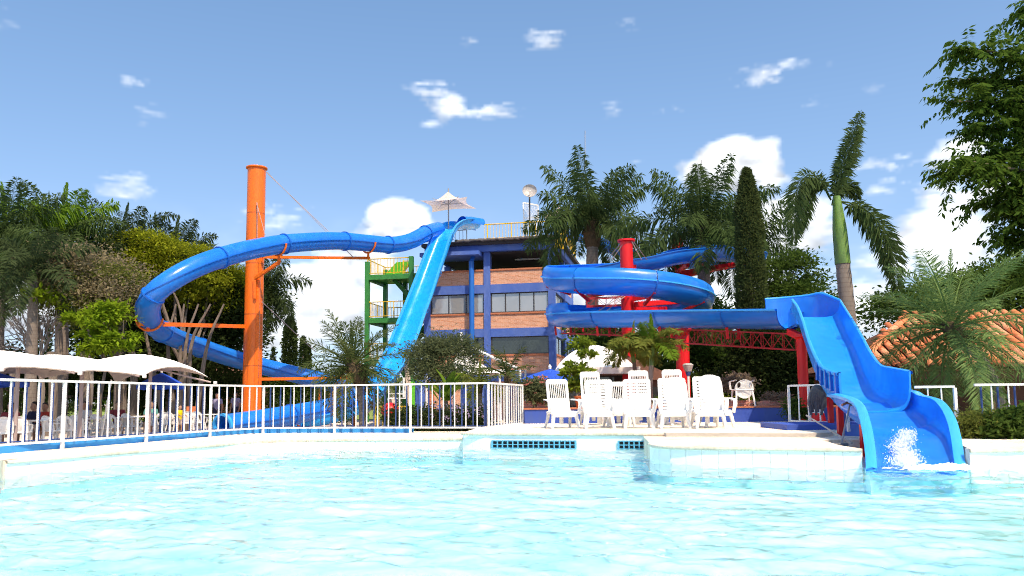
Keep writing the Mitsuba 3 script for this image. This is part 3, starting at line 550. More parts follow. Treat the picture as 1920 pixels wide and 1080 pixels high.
for c in ocuts[1:-1]:
    part(os_, 'joint_flange', sweep(np.array([op[c] - ot_[c] * .04, op[c] + ot_[c] * .04]), upro(1.27, .44, .12, .08), up=tuple(ou[c])), 'fiberglass_inside', 40)
# hood over the launching platform
ha = np.linspace(-.1 * PI, 1.05 * PI, 16); hp = np.array([[.62 * math.cos(t), .38 + .42 * math.sin(t)] for t in ha])
part(os_, 'hood', sweep(np.array([P(900, 436, 46.6), P(882, 433, 46.3), P(866, 432, 46.0)]), shell(hp, .03)), 'fiberglass_blue', 40, label='rounded blue hood at the top')
rs = []
for i in range(14, 100, 5):
    p = op[i] - ou[i] * .12; q = op[i] - ou[i] * .5
    if i < 95: rs += [beam(p + orr[i] * .35, q + orr[i] * .2, .04), beam(p + orr[i] * .45, op[min(i + 5, 119)] - ou[min(i + 5, 119)] * .5 + orr[i] * .2, .04)]
part(os_, 'truss', join(rs + [tube(op[14:100:3] - ou[14:100:3] * .5 + orr[14:100:3] * .2, .05, 6), tube(op[14:100:3] - ou[14:100:3] * .16 + orr[14:100:3] * .5, .04, 6)]), 'canvas_beige', label='pale steel truss under the slide')
for i, w in ((84, .2), (70, .22)):
    q = op[i] - ou[i] * .5; part(os_, 'prop', beam(q, [q[0] + .3, q[1] + .3, LOW], w), 'canvas_beige', False)
# ---------------------------------------------------------------- winding flume and its red steel
fm = thing('winding_flume', 'blue open flume winding round the red columns towards the splash slide', 'slide')
FPX = [(1050, 450, 48.5, 0), (1085, 452, 47, 0), (1130, 468, 44.5, 0), (1180, 486, 42.5, 0), (1250, 500, 41.0, .5), (1330, 504, 39.5, .9), (1395, 502, 37, .9), (1412, 496, 35.0, .9), (1385, 490, 33.6, .8), (1330, 489, 32.6, .7), (1270, 495, 32.0, .5), (1215, 508, 31.9, .2), (1150, 518, 32.0, .4), (1080, 530, 31.2, .8), (1048, 540, 29.6, 1), (1066, 548, 28.0, 1), (1120, 551, 27.2, 1), (1180, 553, 27.0, 1), (1245, 560, 27.3, 1), (1295, 571, 28.5, 1), (1310, 582, 30.4, 1), (1290, 590, 32.0, .8), (1230, 596, 33.0, .5), (1160, 602, 33.0, .6), (1090, 607, 31.8, .9), (1056, 611, 30.0, 1), (1062, 613, 28.7, 1), (1085, 613, 27.9, .9), (1090, 613, 27.8, 0.0), (1130, 613, 26.9, 0), (1200, 613, 25.6, 0), (1300, 614, 23.9, 0), (1400, 615, 22.5, 0), (1480, 616, 21.4, 0)]
fq = np.array([[*P(u, v, d), e] for u, v, d, e in FPX])
n_f = 330; fl4 = spline(fq, n_f); fpth, fex = fl4[:, :3], np.clip(fl4[:, 3], 0, 1)
FW, FD = 1.15, .47
def fprof(e):
    a = np.linspace(PI, 2 * PI, 13); x = np.sign(np.cos(a)) * np.abs(np.cos(a)) ** .7 * FW / 2; y = FD + FD * np.sin(a)
    lin = np.stack([x, y], 1); h = max(.62 * e, .012)
    ext = np.array([[FW / 2 + .0, FD + .1 * h], [FW / 2 - .02 * h, FD + .3 * h], [FW / 2 - .10 * h, FD + .46 * h], [FW / 2 - .22 * h, FD + .56 * h]])
    line = np.vstack([[[-FW / 2 - .07, FD]], lin, ext]); line = line + np.arange(len(line))[:, None] * 1e-6
    return shell(line[::-1], -.03)[::1]
fcuts = [0, 18, 36, 54, 72, 90, 106, 122, 138, 152, 166, 178, 192, 206, 220, 234, 247, 258, 272, 288, 304, 318, n_f - 1]
FPR = np.array([fprof(e) for e in fex]); ft, fr, fu = frames(fpth)
for a, b in zip(fcuts[:-1], fcuts[1:]):
    seg = fpth[a:b + 1]; sec = part(fm, 'flume_section', sweep(seg, FPR[a:b + 1]), 'fiberglass_blue', 45)
    for s, e0 in ((1, 0),):
        pr = np.array([[s * (FW / 2 - .005), FD - .04], [s * (FW / 2 + .09), FD - .03], [s * (FW / 2 + .09), FD + .01], [s * (FW / 2 - .005), FD + .012]])
        part(sec, 'rim', sweep(seg, pr), 'lip_blue', 40)
for c in fcuts[1:-1]:
    e = max(fex[c], .012); base = FPR[c]; m = len(base) // 2
    a = np.linspace(PI, 2 * PI, 13); o = np.stack([np.sign(np.cos(a)) * np.abs(np.cos(a)) ** .7 * (FW / 2 + .06), FD + (FD + .06) * np.sin(a)], 1)
    part(fm, 'joint_rib', sweep(np.array([fpth[c] - ft[c] * .025, fpth[c] + ft[c] * .025]), shell(o, -.05), up=tuple(fu[c])), 'fiberglass_deep', 40)
def red_column(name, label, u, v0, vtop, d, r, arms, stays=()):
    k = thing(name, label, 'column', 'red steel columns of the winding flume'); b = P(u, v0, d); t = P(u, vtop, d)
    part(k, 'shaft', lathe([(r, LOW), (r, t[2]), (r * .98, t[2] + .005), (.01, t[2] + .005)], (b[0], d, 0), 28), 'red_paint')
    part(k, 'cap_ring', lathe([(r, t[2] - .1), (r + .09, t[2] - .06), (r + .09, t[2] + .01), (r * .9, t[2] + .02)], (b[0], d, 0), 28), 'red_paint')
    for p, q, w in arms:
        pp, qq = P(*p), P(*q); part(k, 'arm', beam(pp, qq, w, w * 1.15), 'red_paint', False)
    for p, q in stays: part(k, 'stay_cable', rod(P(*p), P(*q), .016, 5), 'steel_pink')
    return k
c1 = red_column('red_support_column', 'left red column in the middle of the lower flume coil', 1178, 620, 450, 30.0, .245,
    [((1170, 540, 29.8), (1055, 540, 29.0), .16), ((1170, 545, 29.7), (1110, 553, 28.0), .14), ((1170, 548, 29.7), (1105, 551, 27.4), .14), ((1188, 560, 29.7), (1270, 545, 28.4), .15), ((1190, 571, 29.8), (1318, 562, 30.2), .16), ((1190, 580, 30.2), (1255, 579, 32.4), .15), ((1190, 500, 30.2), (1190, 500, 30.9), .12), ((1172, 560, 29.9), (1160, 548, 29.4), .1)],
    [((1167, 452, 29.9), (1140, 486, 31), ), ((1172, 452, 29.8), (1148, 486, 30)), ((1187, 452, 29.9), (1213, 487, 31)), ((1184, 452, 29.8), (1203, 487, 30)), ((1185, 545, 29.6), (1137, 583, 27.5)), ((1183, 545, 29.6), (1122, 583, 27.4))])
c2 = red_column('red_support_column', 'right red column behind the two palms, below the straight flume', 1281, 700, 617, 25.8, .215, [((1281, 619, 25.8), (1281, 612, 24.6), .3)])
c3 = red_column('red_support_column', 'red column top showing among palm leaves beside the upper flume', 1271, 500, 448, 36.5, .27, [((1275, 520, 36.4), (1350, 500, 33.6), .16), ((1275, 512, 36.4), (1400, 492, 35.6), .16), ((1268, 512, 36.4), (1290, 497, 33), .14), ((1300, 514, 36), (1385, 497, 37.4), .14)])
c4 = red_column('red_support_column', 'red column under the head of the splash slide beside the terrace', 1508, 760, 628, 19.9, .125, [((1508, 635, 19.9), (1480, 622, 20.9), .14), ((1508, 640, 19.9), (1530, 625, 19.8), .12)])
def truss(label, p, q, h, w, n, parent_mat='red_paint_shaded'):
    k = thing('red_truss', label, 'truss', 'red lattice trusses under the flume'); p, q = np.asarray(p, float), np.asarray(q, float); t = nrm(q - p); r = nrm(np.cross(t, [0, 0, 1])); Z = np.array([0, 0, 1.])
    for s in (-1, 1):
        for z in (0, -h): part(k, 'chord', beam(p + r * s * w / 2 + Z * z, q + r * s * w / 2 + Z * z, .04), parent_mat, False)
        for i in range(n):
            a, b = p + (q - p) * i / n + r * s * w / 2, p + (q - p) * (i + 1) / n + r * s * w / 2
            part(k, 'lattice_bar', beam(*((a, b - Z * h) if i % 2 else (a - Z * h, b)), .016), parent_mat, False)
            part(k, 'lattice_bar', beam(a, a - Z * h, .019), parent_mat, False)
    return k
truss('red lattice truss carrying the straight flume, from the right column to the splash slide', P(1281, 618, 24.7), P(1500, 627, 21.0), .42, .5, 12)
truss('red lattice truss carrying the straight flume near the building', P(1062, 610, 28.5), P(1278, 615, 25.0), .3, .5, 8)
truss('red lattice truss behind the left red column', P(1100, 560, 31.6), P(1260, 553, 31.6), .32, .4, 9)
for c in (258, 272, 288, 304, 318):
    for s_ in (-1, 1): part(fm, 'saddle_leg', beam(fpth[c] + fr[c] * .3 * s_, fpth[c] + fr[c] * .26 * s_ - [0, 0, .32], .07), 'red_paint', False)
for c in (166, 178, 192, 206, 220, 234, 122, 106): part(fm, 'saddle_bar', beam(fpth[c] + fr[c] * .45 + [0, 0, .1], fpth[c] - fr[c] * .45 - [0, 0, .22], .09), 'red_paint', False)
# ---------------------------------------------------------------- wide splash slide
ss = thing('splash_slide', 'wide blue splash slide dropping in two steps into the pool', 'slide')
def station(d, L, R, hL=0.0, depth=.5, out=.1, wid=None):
    a, b = P(*L, d), P(*R, d); return a, b, depth
def slide_part(st, name, mat, out, th=.03, ns=70, n=17, pw=.46, depthf=None):
    "st: list of (left lip, right lip, floor depth below the mean lip)"
    A = spline(np.array([s[0] for s in st]), ns); Bq = spline(np.array([s[1] for s in st]), ns); D = spline(np.array([[s[2], 0, 0] for s in st]), ns)[:, 0]
    O = spline(np.array([[out if len(s) < 4 else s[3], 0, 0] for s in st]), ns)[:, 0]
    a = np.linspace(PI, 2 * PI, n); cx = np.sign(np.cos(a)) * np.abs(np.cos(a)) ** pw; cy = np.abs(np.sin(a)) ** .55
    mid = (A + Bq) / 2; t = nrm(np.gradient(mid, axis=0)); w = nrm(Bq - A); dn = nrm(np.cross(t, w)); dn = dn * -np.sign(dn[:, 2:3]); dn = nrm(dn + np.array([0, 0, -.55]))
    rows, rows2 = [], []
    for i in range(ns):
        half = np.linalg.norm(Bq[i] - A[i]) / 2
        fr_ = (cx + 1) / 2; lipz = A[i][None] * (1 - fr_[:, None]) + Bq[i][None] * fr_[:, None]
        q = lipz + dn[i] * (D[i] * cy)[:, None]
        rows.append(q); rows2.append(q + dn[i] * th * (cy > .3)[:, None] + w[i] * (np.sign(cx) * th * (cy <= .98))[:, None])
    V = np.array(rows); V2 = np.array(rows2)
    return A, Bq, w, dn, V, V2
up_st = [(P(1487, 561, 20.3), P(1574, 562, 20.6), .46), (P(1497, 575, 19.6), P(1583, 577, 19.8), .46), (P(1507, 600, 18.5), P(1598, 601, 18.7), .5), (P(1517, 633, 17.4), P(1615, 631, 17.5), .52), (P(1529, 663, 16.3), P(1632, 662, 16.3), .52), (P(1542, 685, 15.2), P(1650, 684, 15.1), .5), (P(1557, 694, 14.3), P(1672, 690, 14.2), .5), (P(1576, 699, 13.3), P(1704, 696, 13.2), .66)]
lo_st = [(P(1563, 738, 14.1), P(1695, 731, 14.1), .20), (P(1572, 739, 13.4), P(1709, 734, 13.4), .25), (P(1584, 741, 12.9), P(1722, 741, 12.9), .33), (P(1606, 748, 12.2), P(1748, 748, 12.2), .42), (P(1620, 761, 11.6), P(1764, 763, 11.6), .46), (P(1629, 784, 11.0), P(1776, 786, 11.0), .46), (P(1636, 815, 10.5), P(1784, 817, 10.5), .42), (P(1641, 852, 10.05), P(1789, 852, 10.05), .26), (P(1643, 879, 9.82), P(1793, 879, 9.82), .08)]
for nm, st_, lipw in (('upper_chute', up_st, .055), ('lower_chute', lo_st, .125)):
    A, Bq, w, dn, V, V2 = slide_part(st_, nm, None, .1); ns, n = V.shape[:2]; f = quadf(ns, n, False)
    vv = np.vstack([V.reshape(-1, 3), V2.reshape(-1, 3)]); ff = np.vstack([f, f[:, ::-1] + ns * n])
    i = np.arange(n - 1); e1 = np.vstack([np.stack([i, i + 1, i + 1 + ns * n], 1), np.stack([i, i + 1 + ns * n, i + ns * n], 1)]); o = (ns - 1) * n
    k = part(ss, nm, tm(vv, np.vstack([ff, e1, (e1 + o)[:, ::-1]])), 'fiberglass_blue' if nm == 'lower_chute' else 'fiberglass_inside', 50)
    for s, E_ in ((-1, A), (1, Bq)):
        ww = w * s; ring = [E_ - ww * .012 + [0, 0, .0], E_ + [0, 0, .018] + ww * lipw * .35, E_ + ww * lipw + [0, 0, -.006], E_ + ww * lipw - [0, 0, .05], E_ + ww * lipw * .3 - [0, 0, .035], E_ - [0, 0, .02]]
        m = len(ring); part(k, 'rolled_lip', tm(np.stack(ring, 1).reshape(-1, 3), quadf(ns, m, True)), 'lip_blue', 50)
# ribs on the outside of the upper chute's left wall, and the tall outer wall where the flume turns into the slide
A, Bq, w, dn, V, V2 = slide_part(up_st, '', None, .1)
for i in (48, 53, 58, 63, 68):
    part(ss, 'stiffener', beam(A[i] - w[i] * .05, A[i] - w[i] * .05 + dn[i] * .34, .05, .06, up=tuple(w[i])), 'fiberglass_deep', False)
bw = spline(np.array([P(1436, 590, 22.2), P(1475, 590, 22.1), P(1515, 588, 21.7), P(1545, 584, 21.2), P(1572, 580, 20.6)]), 20); tw = spline(np.array([P(1435, 561, 22.2), P(1475, 558, 22.1), P(1515, 554, 21.8), P(1541, 550, 21.4), P(1574, 562, 20.6)]), 20)
bw2 = bw - [0, 0, .35]
g = np.stack([bw2 - [0, .12, 0], bw - [0, .03, 0], tw, tw + [.0, .05, .012], bw + [.02, .06, 0], bw2 + [0, .0, -.02]], 1); part(ss, 'turn_wall', tm(g.reshape(-1, 3), quadf(20, 6, True)), 'fiberglass_blue', 40)
part(ss, 'turn_lip', tube(tw + [0, .02, 0], .035, 8), 'lip_blue')
tf = []
part(ss, 'turn_floor', tm(np.stack([bw2 - [0, .1, 0], np.linspace(P(1470, 600, 21.3), P(1489, 590, 20.3), 20) - [0, 0, .25]], 1).reshape(-1, 3), quadf(20, 2, False)), 'fiberglass_inside', 40)
part(ss, 'turn_apron', tm(np.stack([np.linspace(P(1478, 588, 21.2), P(1489, 561, 20.3), 8), np.linspace(P(1478, 617, 21.2), P(1494, 612, 20.2), 8)], 1).reshape(-1, 3), quadf(8, 2, False)), 'fiberglass_blue', 40)
for u_, v_, d_ in ((1556, 745, 15.6), (1574, 762, 13.6), (1618, 790, 12.2)):
    q = P(u_, v_, d_); part(ss, 'prop', beam(q, [q[0], d_, -.3], .09), 'red_paint', False)
# splash
rng = np.random.default_rng(3); ico = trimesh.creation.icosphere(0, 1.0); sp0 = G(1700, 872, WATER); IV, IF = np.asarray(ico.vertices), np.asarray(ico.faces)
def drops(C, R):
    n = len(C); V = (IV[None] * R[:, None, :] + C[:, None]).reshape(-1, 3); return tm(V, (IF[None] + (np.arange(n) * len(IV))[:, None, None]).reshape(-1, 3))
n = 4200; t = rng.random(n) ** 1.6; dd_ = 9.86 + 1.0 * t; C = np.array([P(1694 + 6 * math.sin(9 * b) + rng.normal(0, 13) * (1.1 - .5 * b), 872 - 62 * b + rng.normal(0, 3), d) for b, d in zip(t, dd_)]) + rng.normal(0, .02, (n, 3)); C[:, 2] = np.maximum(C[:, 2] + .02, WATER)
r = .002 + .0065 * rng.random(n) ** 3; spray = drops(C, np.stack([r, r * 1.2, r * rng.uniform(1, 2.2, n)], 1))
g = 70; X, Y = np.meshgrid(np.linspace(-1, 1, g), np.linspace(-1, 1, g), indexing='ij'); q = np.stack([X * 6, Y * 6, X * 0], -1); nz = meshkit.fbm(q, 4, 2); fall = 1 - np.hypot(X, Y); hz = fall * .9 + (nz - .5) * 1.3
Vf = np.stack([sp0[0] + .1 + X * .75, 9.62 + Y * .32, WATER + .012 + .11 * np.clip(hz, 0, 1) * meshkit.fbm(q * 1.7, 3, 7)], -1).reshape(-1, 3); Ff = quadf(g, g, False); ok = (hz.ravel()[Ff] > .16).all(1)
single('splash_foam', 'white splash and foam where the slide runs into the pool', 'splash', join(spray, tm(Vf, Ff[ok])), 'foam', True, kind='stuff')
# ---------------------------------------------------------------- white fence with thin blue bars between the white ones
def fence(name, label, line, base, h, low, spacing, blue=True, posts=None):
    k = thing(name, label, 'fence'); Z = np.array([0, 0, 1.]); line = [np.array([*q, base]) for q in line]
    for i, q in enumerate(line):
        if posts is None or i in posts: part(k, 'post', box(q + Z * (h - .02) / 2, (.047, .047, h - .02)), 'white_paint', False)
    for i in range(len(line) - 1):
        a, b = line[i], line[i + 1]; t = nrm(b - a); n = np.array([-t[1], t[0], 0]); n = n if n[1] > 0 else -n; L = np.linalg.norm(b - a)
        part(k, 'top_rail', beam(a + Z * h, b + Z * h, .05, .04), 'white_paint', False)
        part(k, 'bottom_rail', beam(a + Z * low + t * .03, b + Z * low - t * .03, .04, .034), 'white_paint', False)
        if blue: part(k, 'blue_rod', rod(a + n * .1 + Z * (low + .03), b + n * .1 + Z * (low + .03), .01, 5), 'fence_blue')
        m = max(1, int(round(L / spacing)))
        for j in range(m):
            c = a + t * (L * j / m)
            if j: part(k, 'bar', box(c + Z * (h + low) / 2, (.021, .021, h - low - .04), math.atan2(t[1], t[0])), 'white_paint', False)
            if blue: c2 = a + t * (L * (j + .5) / m) + n * .1; part(k, 'blue_bar', rod(c2 + Z * (low + .02), c2 + Z * (h - .03), .017, 5), 'fence_blue')
    return k
fence('pool_fence', 'long white metal fence with thin blue bars along the pool deck', FEN, 0.0, 1.08, .125, .245)
fence('pool_fence', 'short grey white fence between the terrace and the splash slide', [P(1481, 790, 17.6)[:2], P(1519, 800, 16.9)[:2], P(1560, 800, 16.2)[:2]], .1, .86, .1, .42, False)
fr1 = fence('pool_fence', 'short white railing just right of the splash slide', [P(1716, 760, 13.4)[:2], P(1792, 760, 13.2)[:2]], .06, .80, .1, .22, False, posts=(1,))
fr2 = fence('pool_fence', 'white railing at the far right edge in front of the shrubs', [P(1829, 760, 12.9)[:2], P(1990, 760, 12.6)[:2]], .06, .82, .12, .26, True, posts=(1,))
kl = np.array([q + nrm(np.array([-.25, .12])) * .16 for q in FEN[:6]] + [q + np.array([0, .3]) for q in FEN[6:8]]); kl = np.vstack([kl[:5], [[-6.0, 18.75]], kl[6:]])
kp = spline(np.column_stack([kl, np.full(len(kl), -.22)]), 40)
struct('channel_kerb', sweep(kp, np.array([[-.09, -.3], [.09, -.3], [.09, .315], [.07, .335], [-.07, .335], [-.09, .315]])), 'kerb_blue', 'bright blue painted kerb just behind the fence')
# ---------------------------------------------------------------- blue ledge and planters behind the chairs
struct('planter_ledge', extrude(Polygon([(.3, 20.35), (7.15, 20.1), (7.6, 17.6), (8.1, 17.5), (8.3, 23), (.3, 23)]), .96, o=(0, 0, -.5)), 'ledge_blue', 'low blue painted ledge behind the white loungers')
struct('ledge_top', extrude(Polygon([(.28, 20.32), (7.17, 20.07), (7.6, 17.57), (8.12, 17.47), (8.32, 23), (.28, 23)]), .03, o=(0, 0, .462)), 'brick_sill', 'brick red edge on top of the blue ledge')
def planter(u0, u1, v0, v1, d, label, leaf, kind, seed, hgt, petals=None, pl_label='', taper=.0, vplant=None):
    k = thing('brick_planter', label, 'planter', 'pink brick planters on the blue ledge'); a, b = P(u0, v1, d), P(u1, v1, d); z0, z1 = .494, P(u0, v0, d)[2]; n = 4; w = b[0] - a[0]; hh = (z1 - z0) / n
    nb = max(2, int(round(w / .26)))
    part(k, 'core', box(((a[0] + b[0]) / 2, d + .22, (z0 + z1) / 2 - .01), (w - .03, .40, z1 - z0 - .03)), 'joint_pale', False)
    for r in range(n):
        off = .5 * (r % 2); xs = np.clip(np.arange(-off, nb + 1) / nb, 0, 1)
        for i in range(len(xs) - 1):
            if xs[i + 1] - xs[i] < .02: continue
            x0, x1 = a[0] + w * xs[i] + .006, a[0] + w * xs[i + 1] - .006
            part(k, 'brick', rbox(((x0 + x1) / 2, d + .04, z0 + (r + .5) * hh), (x1 - x0, .1, hh - .014), .006), 'pink_brick', False)
    part(k, 'soil', box(((a[0] + b[0]) / 2, d + .22, z1 - .015), (w - .1, .3, .02)), 'soil', False)
    return k, np.array([(a[0] + b[0]) / 2, d + .2, z1 - .01]), w
PLANTERS = [planter(978, 1036, 751, 771, 20.9, 'pink brick planter on the blue ledge left of the loungers, with pink flowers', 'leaf_shrub', '', 1, .6), planter(1232, 1285, 752, 770, 20.9, 'pink brick planter on the blue ledge behind the middle loungers', '', '', 2, .2), planter(1340, 1413, 751, 770, 20.7, 'pink brick planter on the blue ledge behind the single white armchair', '', '', 3, .2), planter(1427, 1481, 751, 770, 20.6, 'pink brick planter on the blue ledge nearest the splash slide, dry plants on top', '', '', 4, .2)]
for u, v0, v1, d, r, lab in [(1089, 742, 771, 20.9, .16, 'terracotta flower pot on the ledge between the first loungers'), (1222, 760, 771, 20.9, .13, 'wide terracotta bowl on the ledge behind the middle loungers')]:
    b, t = P(u, v1, d), P(u, v0, d); h = t[2] - b[2]; b[2] = .494; h = t[2] - .494
    single('flower_pot', lab, 'flower pot', lathe([(.01, 0), (r * .7, 0), (r * .95, h * .86), (r * 1.08, h * .86), (r * 1.08, h), (r * .95, h), (r * .9, h - .05), (.01, h - .05)], b, 20), 'terracotta')
# ---------------------------------------------------------------- white loungers
def tilt(m, a, o):
    "stand an (x, z)-drawn plate up, lean it back by a, put its foot at o; drawn x -> x, y -> up the plate, thickness -> back"
    c, s = math.cos(a), math.sin(a); v = np.asarray(m.vertices) @ np.array([[1, 0, 0], [0, s, c], [0, c, -s]]); return tm(v + np.asarray(o, float), m.faces)
def rrect(w, h, r0, r1=None):
    "plate outline, width w, height h, lower and upper corner radii"
    r1 = r0 if r1 is None else r1
    return ops.unary_union([sbox(-w / 2, 0, w / 2, h * .5).buffer(-r0).buffer(r0), sbox(-w / 2, h * .2, w / 2, h).buffer(-r1).buffer(r1)])
def lounger(name, label, x, y, z, rz, kind, hgt, wid=.56, group=None, arms=True):
    k = thing(name, label, 'lounger', group); pl = lambda nm, m, sm=30: part(k, nm, xf(m, (x, y, z), rz), 'white_plastic', sm)
    if kind == 'back':                                # upright backrest with vertical slots
        H = hgt - .30; poly = rrect(wid - .08, H, .03, .07)
        for i in range(9): xx = -.165 + i * .33 / 8; poly = poly.difference(sbox(xx - .011, H * .44, xx + .011, H * .86).buffer(.004))
        bk = tilt(extrude(poly, .035), .3, (0, .16, .31))
    elif kind == 'round':
        H = hgt - .30; poly = rrect(wid - .06, H, .03, .2)
        bk = tilt(extrude(poly, .035), .3, (0, .12, .31))
    else:                                             # folded up, cross slots
        H = hgt - .24; poly = rrect(wid, H, .02, .05)
        for i in range(11):
            yy = H * (.08 + i * .078)
            if i in (4,) and kind == 'gap': poly = poly.difference(sbox(-.2, yy - .012, .2, yy + .03)); continue
            for s0, s1 in ((-.2, -.02), (.02, .2)): poly = poly.difference(sbox(s0, yy, s1, yy + .02))
        bk = tilt(extrude(poly, .03), .1, (0, -.05, .25))
    pl('backrest', bk)
    seat = rbox((0, 0, .33), (wid, .5, .06), .025); pl('seat', seat)
    pl('apron', rbox((0, -.245, .285), (wid - .02, .03, .1), .012))
    for s in (-1, 1):
        pl('leg', tube(np.array([[s * (wid / 2 - .04), -.2, .32], [s * (wid / 2 - .02), -.24, .16], [s * (wid / 2 + .01), -.27, 0]]), [.045, .04, .032], 8))
        pl('leg', tube(np.array([[s * (wid / 2 - .04), .18, .32], [s * (wid / 2 - .03), .26, .16], [s * (wid / 2 - .0), .36, 0]]), [.04, .034, .028], 8))
        if arms: pl('armrest', sweep(spline(np.array([[s * (wid / 2 + .02), .26, .60], [s * (wid / 2 + .05), .0, .59], [s * (wid / 2 + .05), -.22, .56], [s * (wid / 2 + .03), -.29, .46], [s * (wid / 2 + .0), -.27, .3]]), 16), np.array([[-.035, -.012], [.035, -.012], [.035, .012], [-.035, .012]]), up=(0, -.5, 1)))
    pl('stretcher', rbox((0, .05, .19), (.09, .03, .2), .012))
    return k
G1 = 'white plastic loungers on the terrace'
def at(u, v, z=.11): q = G(u, v, z); return q[0], q[1], z
for (u, v, kind, top, lab, rz) in [
    (1054, 803, 'back', 1.06, 'upright white lounger at the left end of the front row, by the fence', .22), (1124, 803, 'slots', 1.0, 'white lounger folded upright with cross slots, second in the front row from the fence', -.06), (1196, 803, 'gap', 1.0, 'white folded lounger with a wide open gap between its slats, third in the front row', -.04),
    (1262, 803, 'slots', 1.01, 'white folded lounger with cross slots, right of the one with the open gap', .0), (1328, 803, 'slots', 1.03, 'white folded lounger at the right end of the front row', .0),
    (1343, 801, 'round', 1.12, 'round topped white lounger pushed against the last one of the front row', .06), (1161, 800.5, 'back', 1.0, 'low white lounger squeezed between the second and third of the front row', .05)]:
    x, y, z = at(u, v); lounger('lounger', lab, x, y, z, rz, kind, top, group=G1)
for (u, d, top, kind, lab, rz) in [(1114, 19.0, 1.30, 'back', 'tall white backrest lounger in the back row at the left, before the dark kiosk window', .1), (1202, 19.0, 1.32, 'back', 'tall white lounger of the back row behind the slim palm trunks', -.06), (1269, 19.1, 1.34, 'back', 'tall white lounger of the back row next to the lamp post', 0), (1277, 18.2, 1.12, 'round', 'round topped white lounger between the front and back rows near the lamp post', .1)]:
    q = P(u, 790, d); lounger('lounger', lab, q[0], d, .11, rz, kind, top, .56, G1)
def monobloc(label, x, y, z, rz, h=.86, group=None, mat='white_plastic', name='plastic_chair', back_lean=.22):
    k = thing(name, label, 'chair', group); pl = lambda nm, m, sm=30: part(k, nm, xf(m, (x, y, z), rz), mat, sm)
    H = h - .42; out = ops.unary_union([Point(0, H - .24).buffer(.24), sbox(-.24, 0, .24, H - .24)])
    for s in (-1, 1): out = out.difference(affinity.rotate(affinity.scale(Point(s * .145, H * .46).buffer(1, 16), .042, H * .3), s * 8))
    bk = extrude(out, .03); v = np.asarray(bk.vertices); v[:, 2] -= .9 * (v[:, 0] ** 2); bk = tm(v, bk.faces); pl('backrest', tilt(bk, back_lean, (0, .2, .42)))
    pl('seat', rbox((0, 0, .42), (.46, .44, .035), .015))
    for s in (-1, 1):
        pl('leg', tube([[s * .2, -.18, .41], [s * .24, -.23, 0]], .024, 6)); pl('leg', tube([[s * .2, .18, .41], [s * .24, .26, 0]], .024, 6))
        pl('armrest', sweep(spline(np.array([[s * .23, .25, .66], [s * .27, .05, .64], [s * .27, -.16, .62], [s * .24, -.21, .42]]), 10), np.array([[-.025, -.01], [.025, -.01], [.025, .01], [-.025, .01]]), up=(0, -.4, 1)))
    return k
q = P(1388, 769, 20.75); monobloc('single white plastic armchair standing on the blue ledge, seen from behind', q[0], 20.5, .494, PI, .62 * 1.0 + .06, name='plastic_chair')
# chairs and tables below the white canopies, seen through the fence
GC = 'white plastic chairs at the tables behind the fence'; rng = np.random.default_rng(8)
CH = [(8, 22.4, .5), (38, 22.9, .35), (101, 24.1, -.4), (126, 24.5, .1), (147, 25.1, .15), (190, 26.3, -.3), (207, 26.9, .2), (246, 28.1, -.3), (292, 29.7, -.4), (306, 30.3, .3), (327, 30.9, -.5), (352, 31.9, .3), (372, 32.4, 0.)]
nm_ = ['first from the left edge', 'second from the left edge', 'third from the left edge', 'fourth from the left edge', 'fifth from the left edge', 'sixth from the left edge', 'seventh from the left edge', 'eighth from the left edge', 'ninth from the left edge', 'tenth from the left edge', 'eleventh, by the child in yellow', 'twelfth, right of the child in yellow', 'nearest the mouth of the tube slide']
for (u, d, rz), nn in zip(CH, nm_):
    x = P(u, 800, d)[0]; monobloc('white plastic chair seen through the fence, ' + nn, x, d, LOW, PI + rz, .9, GC)
def table(u, d, lab, cloth=False):
    x = P(u, 800, d)[0]; k = thing('plastic_table', lab, 'table', 'white tables behind the fence')
    part(k, 'tabletop', rbox((x, d, LOW + .73), (1.0, .9, .035), .015), 'white_plastic')
    for a in (-1, 1):
        for b in (-1, 1): part(k, 'leg', tube([[x + a * .42, d + b * .37, LOW], [x + a * .4, d + b * .35, LOW + .72]], .03, 8), 'white_plastic')
for (u, d, lab) in [(14, 23.4, 'white table at the far left behind the fence'), (70, 24.2, 'white table between the second and third chairs from the left'), (168, 26.2, 'white table in the middle of the row under the canopies'), (228, 28.0, 'white table left of the teal shirted guest'), (266, 30.2, 'white table in front of the teal shirted guest'), (345, 33.2, 'white table behind the child in yellow'), (388, 33.6, 'white table nearest the tube slide mouth')]: table(u, d, lab)
bx = P(362, 770, 34.0); single('red_box', 'small brick red box standing on a table left of the tube slide mouth', 'box', rbox((P(348, 770, 33.2)[0] + .25, 33.2, LOW + .75 + .16), (.34, .3, .32), .02), 'terracotta')
